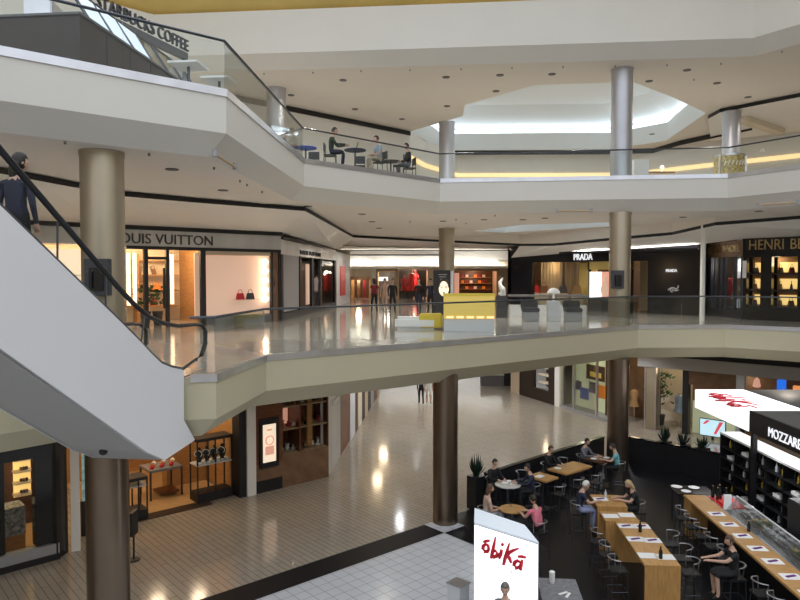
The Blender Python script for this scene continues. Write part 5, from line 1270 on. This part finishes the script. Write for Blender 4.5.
# espresso machine / hood block
em = thing('coffee_machine', 'black boxy machine with a white top on the service counter', 'machine', (*bp(3.6, 1.25), 1.1)); q = bp(4.0, 1.7)
em.location = (10.0, 15.9, FZ); em['_o'] = [10.0, 15.9, FZ]
mb = MB(); mb.box((10.0, 15.9, .95), (.7, 1.2, 1.88)); mb.build('body', M['black'], em, bevel=.02)
mb = MB(); mb.box((10.0, 15.75, 2.02), (.5, .5, .26)); mb.build('white_top', M['white'], em, bevel=.02)
mb = MB(); mb.tube([(9.62, 15.6, 1.4), (9.55, 15.6, 1.4), (9.55, 15.6, 1.25)], .03, 8); mb.build('spout', M['chrome'], em)

# canopy of the bar
cx0, cx1, cy0, cy1, cyw, z0, z1 = 10.66, 17.5, 11.0, 24.06, 20.3, 2.65, 3.3
cn = thing('bar_canopy', 'black canopy with white lettering and a white lit end box', 'canopy', (12.5, 18, FZ))
mb = MB(); mb.box((cx0 + .04, (cy0 + cyw) / 2, (z0 + z1) / 2), (.08, cyw - cy0, z1 - z0)); fas = mb.build('fascia', M['black_board'], cn)
mb = MB(); mb.box(((cx0 + cx1) / 2 + .04, (cy0 + cyw) / 2, z1 - .04), (cx1 - cx0 - .08, cyw - cy0, .06)); mb.box(((12.4 + cx1) / 2, (cyw + cy1) / 2, z1 - .04), (cx1 - 12.4, cy1 - cyw, .06)); mb.build('roof', M['dark_grey'], cn)
mb = MB(); mb.box(((cx0 + 12.4) / 2, (cyw + cy1) / 2, (z0 + z1) / 2), (12.4 - cx0, cy1 - cyw, z1 - z0)); leb = mb.build('lit_end_box', M['lit_white'], cn)
mb = MB(); mb.box(((12.4 + cx1) / 2, cy1 - .03, (z0 + z1) / 2), (cx1 - 12.4, .06, z1 - z0 - .1)); mb.build('back_fascia', M['black_board'], cn)
mb = MB(); mb.box((12.2, 16.0, z0 + .12), (2.6, 8.2, .04)); mb.build('soffit_light', M['lit_cove'], cn)
mb = MB(); letter(mb, 'MOZZARELLA', (cx0 - .005, 19.2, 2.78), (0, -2.15, 0), (0, 0, .27), (-1, 0, 0), .02); mb.build('lettering', M['lit_letter'], fas); mb = MB(); letter(mb, 'BAR', (cx0 - .005, 16.8, 2.78), (0, -.66, 0), (0, 0, .27), (-1, 0, 0), .02); mb.build('lettering', M['lit_letter'], fas)
mb = MB(); brush_logo(mb, (11.95, 23.7, z1 + .0), (0, -1, 0), (1, 0, 0), (0, 0, 1), 2.5, .0024); mb.build('red_lettering', M['logo_red'], leb, smooth=True)
for x, y in ((10.74, 20.15), (10.74, 12.0), (16.8, 20.1), (12.3, 23.9)):
    mb = MB(); mb.box((x, y, (z0 + FZ) / 2 + .0), (.14, .14, z0 - FZ)); mb.build('post', M['black_board'], cn)
mb = MB(); mb.cyl((10.7, 17.2, z0 - .07), (10.7, 17.2, z0 + .02), .06, n=10); mb.build('lamp_stub', M['black'], cn)
for y in (19, 17, 15): spot((10.2, y, 2.6), 60, 120, col=(.95, .97, 1))
# ================================================================ top floor: coffee bar, cafe tables, drum display
kd = Vector((.098, .995)); ka = Vector((-5.72, 12.15))
KW = Wall(ka, ka + kd * 5.4)            # counter front seen through the glass
cf = thing('coffee_bar', 'dark coffee bar with a slanted glass screen and a sign beam', 'bar', (-7, 14.5, ZU))
q = lambda s_, w: V2(ka + kd * s_ - Vector((kd.y, -kd.x)) * w)
mb = MB(); mb.prism([q(0, 0), q(5.4, 0), q(5.4, 2.6), q(0, 2.6)], ZU + .002, ZU + 1.08); mb.build('counter_body', M['plinth_dark'], cf)
mb = MB(); mb.prism([q(-.04, -.04), q(5.44, -.04), q(5.44, 2.64), q(-.04, 2.64)], ZU + 1.08, ZU + 1.12); mb.build('counter_top', M['dark_grey'], cf)
for k in range(1, 6):
    mb = MB(); KW.ubox(mb, k * .9 - .01, k * .9 + .01, ZU + .05, ZU + 1.05, 0, .006); mb.build('panel_joint', M['black'], cf)
for k in range(6):
    a, b = .35 + k * .84, .35 + k * .84 + .76
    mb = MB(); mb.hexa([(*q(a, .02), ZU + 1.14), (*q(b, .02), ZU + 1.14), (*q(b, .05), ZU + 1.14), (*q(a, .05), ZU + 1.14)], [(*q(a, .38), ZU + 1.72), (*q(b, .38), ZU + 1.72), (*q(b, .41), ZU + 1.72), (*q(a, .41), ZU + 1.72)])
    mb.build('screen_pane', M['pale_glow' if k < 3 else 'glass_clear'], cf)  # first panes carry the painted sky reflection
for k in range(7):
    a = .27 + k * .84; mb = MB(); mb.tube([(*q(a, .0), ZU + 1.12), (*q(a, .42), ZU + 1.76)], .03, 6); mb.build('screen_frame', M['dark_steel'], cf)
mb = MB(); mb.tube([(*q(.2, .42), ZU + 1.76), (*q(5.4, .42), ZU + 1.76)], .03, 6); mb.build('screen_rail', M['dark_steel'], cf)
mb = MB(); sg0, sg1 = at(92, 5.5, 13.43), at(188, 52.5, 13.43); su = (sg1 - sg0).normalized(); sn = Vector((su.y, -su.x, 0)); mb.hexa([sg0 - sn * .15 - Vector((0, 0, .2)), sg1 - sn * .15 - Vector((0, 0, .2)), sg1 - Vector((0, 0, .2)), sg0 - Vector((0, 0, .2))], [sg0 - sn * .15 - Vector((0, 0, .02)), sg1 - sn * .15 - Vector((0, 0, .02)), sg1 - Vector((0, 0, .02)), sg0 - Vector((0, 0, .02))]); sgb = mb.build('sign_beam', M['dark_grey'], cf)
for s_ in (.1, 2.6, 5.1):
    mb = MB(); b_ = sg0.lerp(sg1, s_ / 5.2) - sn * .08; mb.box((b_.x, b_.y, ZU + 1.68), (.08, .08, 1.12)); mb.build('post', M['black'], cf)
mb = MB(); s0 = sg0.lerp(sg1, .03); s1 = sg0.lerp(sg1, .99); letter(mb, 'STARBUCKS COFFEE', s0, s1 - s0, (0, 0, .30), sn, .06); mb.build('sign_lettering', M['charcoal'], sgb)
for k in range(3):
    p = Vector((*q(.8 + k * .9, 1.2), ZU + 1.124)); t = thing('coffee_machine', ('steel machine at the near end of the dark coffee bar', 'second steel machine on the dark coffee bar', 'third steel machine on the dark coffee bar')[k], 'machine', p)
    mb = MB(); mb.box(p + Vector((0, 0, .25)), (.5, .6, .5), .1); mb.build('body', M['steel'], t, bevel=.02); mb = MB(); mb.box(p + Vector((.26, 0, .16)), (.06, .4, .1), .1); mb.build('drip_tray', M['black'], t)
# white tables past the coffee bar
for k, (x, y, lab) in enumerate(((-4.35, 13.95, 'white topped low table just past the coffee bar'), (-4.0, 15.0, 'second white topped low table past the coffee bar'))):
    t = thing('cafe_table', lab, 'table', (x, y, ZU))
    mb = MB(); mb.box((x, y, ZU + .73), (.62, .62, .04), -.1); mb.build('table_top', M['white'], t); mb = MB(); mb.lathe([(.22, 0), (.22, .02), (.03, .04), (.03, .71)], (x, y, ZU), 12); mb.build('pedestal', M['dark_steel'], t)

# cafe chair
ch = thing('cafe_chair', 'x', 'chair', (0, 0, 0), 'cafe chairs'); ch['_o'] = [0, 0, 0]
mb = MB(); mb.box((0, 0, .45), (.42, .42, .04)); mb.build('seat', M['charcoal'], ch, bevel=.015)
mb = MB(); mb.box((0, -.20, .72), (.40, .03, .28)); mb.build('backrest', M['charcoal'], ch, bevel=.012)
for sx in (-1, 1):
    for sy in (-1, 1):
        mb = MB(); mb.cyl((sx * .18, sy * .18, .44 if sy > 0 else .84), (sx * .2, sy * .2, 0), .014, n=6); mb.build('leg', M['dark_steel'], ch)
us_ch = []
def up(px, py, z=ZU): return at(px, py, z)
CP = {}
for key, x, y, face, lab in (('green', -2.35, 22.75, E_, 'dark cafe chair under the person in green on the top floor'), ('blue', -.72, 24.15, W__ + .5, 'dark cafe chair under the person in pale blue on the top floor'),
                             ('dark', .35, 25.5, W__ + .3, 'dark cafe chair under the person in dark clothes by the silver column'), ('corner', -4.05, 22.9, E_ + .2, 'dark cafe chair under the person at the glass corner'),
                             (None, -3.1, 24.1, S_, 'empty dark cafe chair behind the blue table'), (None, -.05, 24.9, W__, 'empty dark cafe chair behind the person in pale blue'), (None, -1.5, 25.0, S_, 'empty dark cafe chair by the white cafe wall')):
    place(ch, us_ch, (x, y, ZU), face, lab, 'cafe chairs')
    if key: CP[key] = (x, y, face)
for x, y, lab, m in ((-1.55, 23.3, 'dark topped cafe table between the people in green and pale blue', 'navy'), (-3.2, 22.9, 'blue topped cafe table at the glass corner', 'blue'), (-.35, 25.6, 'dark cafe table beside the person in dark clothes', 'charcoal')):
    t = thing('cafe_table', lab, 'table', (x, y, ZU)); b = Vector((x, y, ZU))
    mb = MB(); mb.lathe([(.37, .71), (.38, .72), (.38, .74), (.37, .75)], b, 24); mb.build('table_top', M[m], t); mb = MB(); mb.lathe([(.22, 0), (.22, .02), (.03, .04), (.03, .71)], b, 12); mb.build('pedestal', M['dark_steel'], t, smooth=True)
p = Vector((-1.6, 23.3, ZU + .755)); t = thing('laptop', 'open dark laptop on the table of the person in green', 'laptop', p)
mb = MB(); mb.box(p + Vector((0, 0, .01)), (.22, .32, .02)); mb.build('keyboard_base', M['charcoal'], t); mb = MB(); mb.box(p + Vector((.13, 0, .12)), (.02, .32, .22), M=Matrix.Rotation(.25, 4, 'Y')); mb.build('screen', M['black_gloss'], t)
t = thing('shopping_bag', 'navy paper bag standing on the floor beside the blue table', 'bag', (-3.65, 22.15, ZU))
mb = MB(); mb.box((-3.65, 22.15, ZU + .22), (.34, .2, .42)); mb.build('bag_body', M['navy'], t); mb = MB(); mb.tube([(-3.73, 22.15, ZU + .43), (-3.71, 22.15, ZU + .56), (-3.59, 22.15, ZU + .56), (-3.57, 22.15, ZU + .43)], .012, 6); mb.build('handle', M['blue'], t)

# gold drum display
p = Vector((327 / 670 * 28.2, 28.2, ZU)); t = thing('drum_display', 'gold drum display with a blue flower design and steel edges', 'sign', p)
mb = MB(); mb.lathe([(.60, .0), (.60, 1.35)], p, 40); mb.build('drum_body', M['gold_mosaic'] if 'gold_mosaic' in M else mat('gold_mosaic', (.50, .40, .16), .4, noise=.75, scale=16), t, smooth=True)
mb = MB(); mb.lathe([(.62, 1.35), (.62, 1.42)], p, 40); mb.lathe([(.62, 0), (.62, .05)], p, 40); mb.build('steel_ring', M['steel'], t, smooth=True)
for a in (-2.62, -.52):
    mb = MB(); mb.box(p + Vector((math.cos(a) * .61, math.sin(a) * .61, .68)), (.08, .08, 1.34), a); mb.build('steel_edge', M['steel'], t)
def dp(a, z, r=.61): return p + Vector((math.sin(a) * r, -math.cos(a) * r, z))
for a0 in (-.18, .32):
    for i in range(6):
        th = i * math.pi / 3; mb = MB(); mb.ell(dp(a0 + math.cos(th) * .15 - .06, .38 + math.sin(th) * .10), (.065, .03, .055), 8, 6); mb.build('blue_petal', M['cl_blueish' if a0 < 0 else 'cl_jeans'], t, smooth=True)
    mb = MB(); mb.ell(dp(a0 - .06, .38), (.07, .04, .07), 8, 6); mb.build('flower_centre', M['navy'], t, smooth=True)
mb = MB()
for i, g in enumerate('KUSCA'):
    a = -.62 + i * .26; c = dp(a, 1.02); letter(mb, g, c, Vector((math.cos(a), math.sin(a), 0)) * .12, (0, 0, .17), (math.sin(a), -math.cos(a), 0), .012)
if False: mb.build('lettering', M['paper'], t)
mb = MB()
for i in range(7):
    a = -.75 + i * .24; mb.tube([dp(a, .95, .615), dp(a + .05, 1.06, .615), dp(a + .1, 1.12, .615)], .022, 6)
mb.build('fan_motif', M['paper'], t)
p = at(653, 168, 12.0); p = Vector((253 / 670 * 31, 31, ZU)); t = thing('display_counter', 'low counter with a small bright lamp on the top floor', 'counter', p)
mb = MB(); mb.box(p + Vector((0, 0, .55)), (1.6, .6, 1.1)); mb.build('body', M['tan'], t, bevel=.01); mb = MB(); mb.box(p + Vector((0, 0, 1.12)), (1.66, .66, .04)); mb.build('counter_top', M['wood_brown'], t)
mb = MB(); mb.lathe([(.05, 1.14), (.02, 1.17), (.02, 1.28)], p + Vector((.3, -.1, 0)), 10); mb.ell(p + Vector((.3, -.1, 1.36)), (.09, .09, .09)); mb.build('lamp', M['lit_warm'], t, smooth=True)
p = Vector((238 / 670 * 29, 29, ZU)); t = thing('glass_cabinet', 'pale blue glass cabinet beside the tall silver column on the top floor', 'cabinet', p)
mb = MB(); mb.box(p + Vector((0, 0, .7)), (.62, .5, 1.3)); mb.build('glass_body', M['pale_glow'] if False else M['pale_grey'], t, bevel=.01); mb = MB(); mb.box(p + Vector((0, 0, .03)), (.66, .54, .06)); mb.build('base', M['steel'], t)
# ================================================================ people
def person(label, loc, rz, pose='stand', seat=.45, th=.75, top='cl_black', bottom='cl_navy', hair='hair_dark', skin='skin', shoe='cl_shoe', sleeve='short', lean=.0, step=.0, nod=.15, turn=0, arms='table', long_hair=False, skirt=False, shorts=False, hgt=1.0, group=None):
    root = thing('person', label, 'person', (0, 0, 0), group); root['_o'] = [0, 0, 0]
    J = {}; E = []
    def j(n, p, r): J[n] = [Vector(p), r]
    sit = pose == 'sit'
    dz = (seat + .11 - .93) if sit else 0
    j('pel', (0, 0, .93), .125); j('wai', (0, .0, 1.08), .112); j('che', (0, .0, 1.28), .13); j('nek', (0, .0, 1.45), .058); j('hed', (0, .015, 1.54), .052)
    for s_, n in ((-1, 'L'), (1, 'R')):
        j('sh' + n, (s_ * .175, 0, 1.38), .062)
        if pose == 'stand':
            sw = step * .5 * s_
            j('el' + n, (s_ * .225, -.02 + sw * .4, 1.12), .043); j('wr' + n, (s_ * .225, .05 + sw, .88), .030); j('pa' + n, (s_ * .22, .07 + sw * 1.1, .80), .030)
    # lean the upper body about the pelvis
    c, s0 = math.cos(lean), math.sin(lean)
    for n in J:
        if n != 'pel':
            v = J[n][0] - J['pel'][0]; J[n][0] = J['pel'][0] + Vector((v.x, v.y * c + v.z * s0, v.z * c - v.y * s0))
    for n in J: J[n][0].z += dz
    for s_, n in ((-1, 'L'), (1, 'R')):
        if sit:
            sh = J['sh' + n][0]
            if arms == 'table': wr = Vector((s_ * .13, sh.y + .42, th + .05)); pa = wr + Vector((-s_ * .03, .085, -.012))
            elif arms == 'face' and s_ < 0: wr = Vector((-.09, sh.y + .20, sh.z + .12)); pa = wr + Vector((.03, .0, .085))
            elif arms == 'reach': wr = Vector((s_ * .10, sh.y + .50, seat + .40)); pa = wr + Vector((-s_ * .02, .085, .0))
            elif arms == 'head' and s_ > 0: wr = Vector((.16, sh.y + .05, sh.z + .27)); pa = wr + Vector((-.07, .03, .04))
            elif arms == 'lap': wr = Vector((s_ * .10, sh.y + .27, seat + .24)); pa = wr + Vector((-s_ * .03, .08, -.02))
            else: wr = Vector((s_ * .13, sh.y + .42, th + .05)); pa = wr + Vector((-s_ * .03, .085, -.012))
            mid = (sh + wr) / 2; dv = wr - sh; L = dv.length; off = max(.02, math.sqrt(max(.0, .28 ** 2 - (L / 2) ** 2)))
            el = mid + Vector((s_ * .45, -.35, -.8)).normalized() * off
            j('el' + n, el, .043); j('wr' + n, wr, .030); j('pa' + n, pa, .030)
            j('hp' + n, (s_ * .095, .04, seat + .105), .088); j('kn' + n, (s_ * .115, .45, seat + .10), .060)
            fz = max(.07, seat - .40); j('an' + n, (s_ * .10, .40, fz), .042); j('to' + n, (s_ * .11, .54, fz - .03), .036)
        else:
            st_ = step * s_
            j('hp' + n, (s_ * .092, 0, .88), .090); j('kn' + n, (s_ * .10, .03 - st_ * .45 + abs(step) * .2, .49), .060); j('an' + n, (s_ * .10, -.02 - st_, .085), .042); j('to' + n, (s_ * .11, .13 - st_, .042), .036)
    E = [('pel', 'wai', 'top'), ('wai', 'che', 'top'), ('che', 'nek', 'top'), ('nek', 'hed', 'skin')]
    for n in 'LR':
        E += [('che', 'sh' + n, 'top'), ('sh' + n, 'el' + n, 'top'), ('el' + n, 'wr' + n, 'top' if sleeve == 'long' else 'skin'), ('wr' + n, 'pa' + n, 'skin'),
              ('pel', 'hp' + n, 'bottom'), ('hp' + n, 'kn' + n, 'bottom'), ('kn' + n, 'an' + n, 'skin' if shorts or skirt else 'bottom'), ('an' + n, 'to' + n, 'shoe')]
        wr, pa = J['wr' + n][0], J['pa' + n][0]; d = (pa - wr).normalized(); sd = d.cross(Vector((0, 0, 1)))
        if sd.length < .1: sd = Vector((1, 0, 0)) if True else sd
        sd.normalize(); nd = sd.cross(d).normalized()
        for k, (o, l) in enumerate(((-.027, .060), (-.009, .072), (.009, .068), (.027, .054))):
            b = pa + sd * o + d * .022; m = b + d * l * .5 + nd * .004; e = b + d * l - nd * .016 * (1 if nd.z > 0 else -1)
            j('f%s%da' % (n, k), b, .0095); j('f%s%db' % (n, k), m, .0088); j('f%s%dc' % (n, k), e, .0075)
            E += [('pa' + n, 'f%s%da' % (n, k), 'skin'), ('f%s%da' % (n, k), 'f%s%db' % (n, k), 'skin'), ('f%s%db' % (n, k), 'f%s%dc' % (n, k), 'skin')]
        ts = -1 if n == 'R' else 1
        b = wr.lerp(pa, .55) + sd * ts * .030; e = b + sd * ts * .022 + d * .045
        j('t%sa' % n, b, .011); j('t%sb' % n, e, .0085); E += [('pa' + n, 't%sa' % n, 'skin'), ('t%sa' % n, 't%sb' % n, 'skin')]
    names = list(J); me = bpy.data.meshes.new('body'); ob = bpy.data.objects.new('body', me); C.objects.link(ob)
    me.from_pydata([J[n][0] for n in names], [(names.index(a), names.index(b)) for a, b, _ in E], [])
    sk = ob.modifiers.new('s', 'SKIN'); sk.use_smooth_shade = True
    for i, n in enumerate(names):
        v = me.skin_vertices[0].data[i]; r = J[n][1]; v.radius = (r, r); v.use_root = (n == 'pel')
        if n in ('pel', 'wai', 'che'): v.radius = (r * 1.12, r * .86)
    sb = ob.modifiers.new('u', 'SUBSURF'); sb.levels = 1; sb.render_levels = 1
    dg = bpy.context.evaluated_depsgraph_get(); dg.update()
    ev = bpy.data.meshes.new_from_object(ob.evaluated_get(dg))
    mb = MB(); keys = {'skin': 0, 'top': 1, 'bottom': 2, 'shoe': 3}
    segs = [(J[a][0], J[b][0], r, (J[a][1] + J[b][1]) / 2) for a, b, r in E]
    mb.v = [v.co.copy() for v in ev.vertices]
    for f in ev.polygons:
        c = f.center; best = None
        for a, b, r, rad in segs:
            ab = b - a; t_ = max(0, min(1, (c - a).dot(ab) / ab.length_squared)); dd = (c - a - ab * t_).length - rad
            if best is None or dd < best[0]: best = (dd, r, t_, a, b)
        reg = best[1]
        if reg == 'top' and best[3] == J['pel'][0] and best[2] < .30: reg = 'bottom'
        if reg == 'top' and sleeve == 'short' and best[3] in (J['shL'][0], J['shR'][0]) and best[2] > .62: reg = 'skin'
        if reg == 'top' and best[3] == J['che'][0] and best[4] == J['nek'][0] and best[2] > .72: reg = 'skin'
        if reg == 'bottom' and shorts and best[3] in (J['hpL'][0], J['hpR'][0]) and best[2] > .85: reg = 'skin'
        mb.f.append(list(f.vertices)); mb.m.append(keys[reg])
    bpy.data.objects.remove(ob); bpy.data.meshes.remove(me); bpy.data.meshes.remove(ev)
    # head, in the same mesh: cranium, jaw, nose, ears
    base = J['hed'][0]; HR = (Matrix.Rotation(turn, 3, 'Z') @ Matrix.Rotation(-nod - lean * .4, 3, 'X')); hc = base + HR @ Vector((0, .022, .10))
    def hp_(v): return hc + HR @ Vector(v)
    def shape(q):
        if q.z < 0: q = Vector((q.x * (1 + q.z * 2.2), q.y * (1 + q.z * .6) + .004, q.z))
        if q.y > .07 and abs(q.x) < .02 and -.035 < q.z < .02: q.y += .018
        return q
    mb.mi = 0; mb.ell(hc, (.074, .095, .118), 20, 14, HR, shape)
    mb.ell(hp_((0, .098, -.018)), (.013, .018, .022), 8, 6, HR)
    for s_ in (-1, 1): mb.ell(hp_((s_ * .075, -.005, -.005)), (.011, .022, .032), 8, 6, HR)
    body = mb.build('body', [M[skin], M[top], M[bottom], M[shoe]], root, smooth=True)
    for s_ in (-1, 1):
        e = MB(); e.ell(hp_((s_ * .030, .083, .012)), (.013, .010, .008), 8, 6, HR); e.build('eye', M['eye'], root, smooth=True)
    e = MB(); e.ell(hp_((0, .084, -.058)), (.024, .010, .007), 8, 6, HR); e.build('mouth', M['lips'], root, smooth=True)
    h = MB(); n, m_ = 20, 14
    h.ell(hc + HR @ Vector((0, -.008, .012)), (.086, .104, .122), n, m_, HR)
    keep = []
    for f in h.f:
        c = sum((h.v[i] for i in f), Vector((0, 0, 0))) / 4; lc = HR.transposed() @ (c - hc)
        low = -.075 if long_hair else -.045
        if (lc.y < .035 and lc.z > low) or (lc.z > .062): keep.append(f)
    h.f = keep; h.m = [0] * len(keep)
    if long_hair: h.ell(hp_((0, -.055, -.09)), (.088, .058, .15), 14, 10, HR)
    ho = h.build('hair', M[hair], root, smooth=True)
    if not long_hair or True:
        so = ho.modifiers.new('thick', 'SOLIDIFY'); so.thickness = .008
    if skirt:
        k = MB(); 
        if sit: k.ell((0, .24, seat + .10), (.20, .30, .105), 16, 10)
        else: k.lathe([(.20, .48), (.17, .75), (.15, .95)], (0, 0, 0), 18)
        k.build('skirt', M[bottom], root, smooth=True)
    root.location = loc; root.rotation_euler = (0, 0, rz); root.scale = (hgt, hgt, hgt)
    return root

# standing shoppers in the far hall
def pm(px, y): return Vector(((px - 400) / 670 * y, y, ZM))
for px, y, rz, kw, lab in ((374.3, 34.5, .3, dict(top='cl_red', bottom='cl_black', step=.16, long_hair=True), 'person in a red top carrying a tan bag in the far hall'),
                           (385, 36.5, 2.9, dict(top='cl_peach', bottom='cl_peach', step=.1, sleeve='long', hair='hair_brown'), 'person in peach clothes walking in the far hall'),
                           (392.5, 34, 3.3, dict(top='cl_black', bottom='cl_black', step=.18, sleeve='long'), 'tall person in black walking beside the one in peach'),
                           (419, 33, 2.8, dict(top='cl_black', bottom='cl_navy', step=.14, sleeve='long', hair='hair_brown'), 'person in dark clothes walking towards the yellow bench'),
                           (430.5, 32.6, 3.2, dict(top='cl_navy', bottom='cl_black', step=.16, sleeve='long'), 'person in navy walking beside the advertising pylon')):
    person(lab, pm(px, y), rz, **kw)
p = pm(371.5, 34.5) + Vector((-.02, -.05, 0)); handbag('handbag', 'tan shoulder bag hanging at the side of the person in red', pm(370.6, 34.45) + Vector((0, 0, .72)), 1.4, .3, .3, 'leather_tan')
# walkers on the ground floor, seen below the yellow edge
person('person in black trousers walking on the ground floor under the yellow edge', Vector((1.22, 38.4, 0)), .1, top='cl_black', bottom='cl_black', step=.16, sleeve='long')
person('person in white shorts walking on the ground floor beside the one in black', Vector((1.66, 38.3, 0)), .15, top='cl_white', bottom='cl_white', shorts=True, step=.12, shoe='cl_shoe_white')
# escalator rider
ry = 8.85; rx = -4.0 - .1055 * (12.45 - ry) - .66; kz = EW.hit(0, 205)
tread = None; uu = 12.45 - ry; uu = (Vector((rx, ry)) - EA).dot(-ed)
tr = t1[1] + kk * (.55 + .4 * int((uu - .55) / .4) - t1[0]) - .12
person('dark haired person in dark clothes riding the escalator', Vector((rx, ry, tr + .005)), R(-6), top='cl_navy', bottom='cl_black', hair='hair_dark', sleeve='long', hgt=1.04, nod=.2, turn=-.5, long_hair=True)
# restaurant guests
def guest(key, lab, **kw):
    x, y, f = PS[key]; person(lab, Vector((x, y, FZ)), f, 'sit', seat=.735, th=1.055, **kw)
guest('white_hair', 'white haired man in a dark shirt and pale jeans at the square table', top='cl_navy', bottom='cl_jeans', hair='hair_white', lean=.22, arms='face', nod=.35)
guest('blonde', 'blonde woman in black leaning over the square table', top='cl_black', bottom='cl_black', hair='hair_blonde', lean=.28, long_hair=True, nod=.4)
guest('wall_dark', 'dark clothed person sitting against the long partition', top='cl_black', bottom='cl_black', hair='hair_brown', sleeve='long', lean=.15)
guest('grey', 'person in grey at the crowded table by the partition', top='cl_grey', bottom='cl_black', sleeve='long', lean=.2)
guest('turq', 'person in a turquoise shirt leaning on the crowded table', top='cl_turq', bottom='cl_black', lean=.25, arms='head')
guest('marble_a', 'dark clothed person behind the round marble table', top='cl_black', bottom='cl_black', sleeve='long', lean=.15)
guest('marble_b', 'dark clothed person beside the round marble table, back turned', top='cl_navy', bottom='cl_black', sleeve='long', lean=.2)
guest('tan', 'long haired woman in a peach top at the round wood table', top='cl_peach', bottom='cl_floral', hair='hair_brown', long_hair=True, lean=.12, skirt=True, arms='lap')
guest('pink', 'dark haired person in a pink shirt at the round wood table', top='cl_pink', bottom='cl_black', lean=.25)
guest('black_dress', 'woman in a black dress turned away from the bar', top='cl_black', bottom='cl_black', hair='hair_brown', long_hair=False, lean=.12, arms='reach', skirt=True)
person('grey haired person standing in front of the white sign', Vector((1.95, 12.2, .006)), 2.9, top='cl_grey', bottom='cl_black', hair='hair_grey')
# cafe guests on the top floor
def cafe(key, lab, **kw):
    x, y, f = CP[key]; person(lab, Vector((x, y, ZU)), f, 'sit', seat=.47, th=.76, **kw)
cafe('green', 'person in dark green sitting with a laptop on the top floor', top='cl_green', bottom='cl_navy', lean=.15, sleeve='long')
cafe('blue', 'person in a pale blue shirt sitting on the top floor', top='cl_blueish', bottom='cl_khaki', lean=.15, arms='lap')
cafe('dark', 'person in dark clothes sitting beside the silver column on the top floor', top='cl_black', bottom='cl_grey', sleeve='long', arms='lap', lean=.1)
cafe('corner', 'person in navy sitting at the glass corner of the top floor', top='cl_navy', bottom='cl_black', lean=.2)
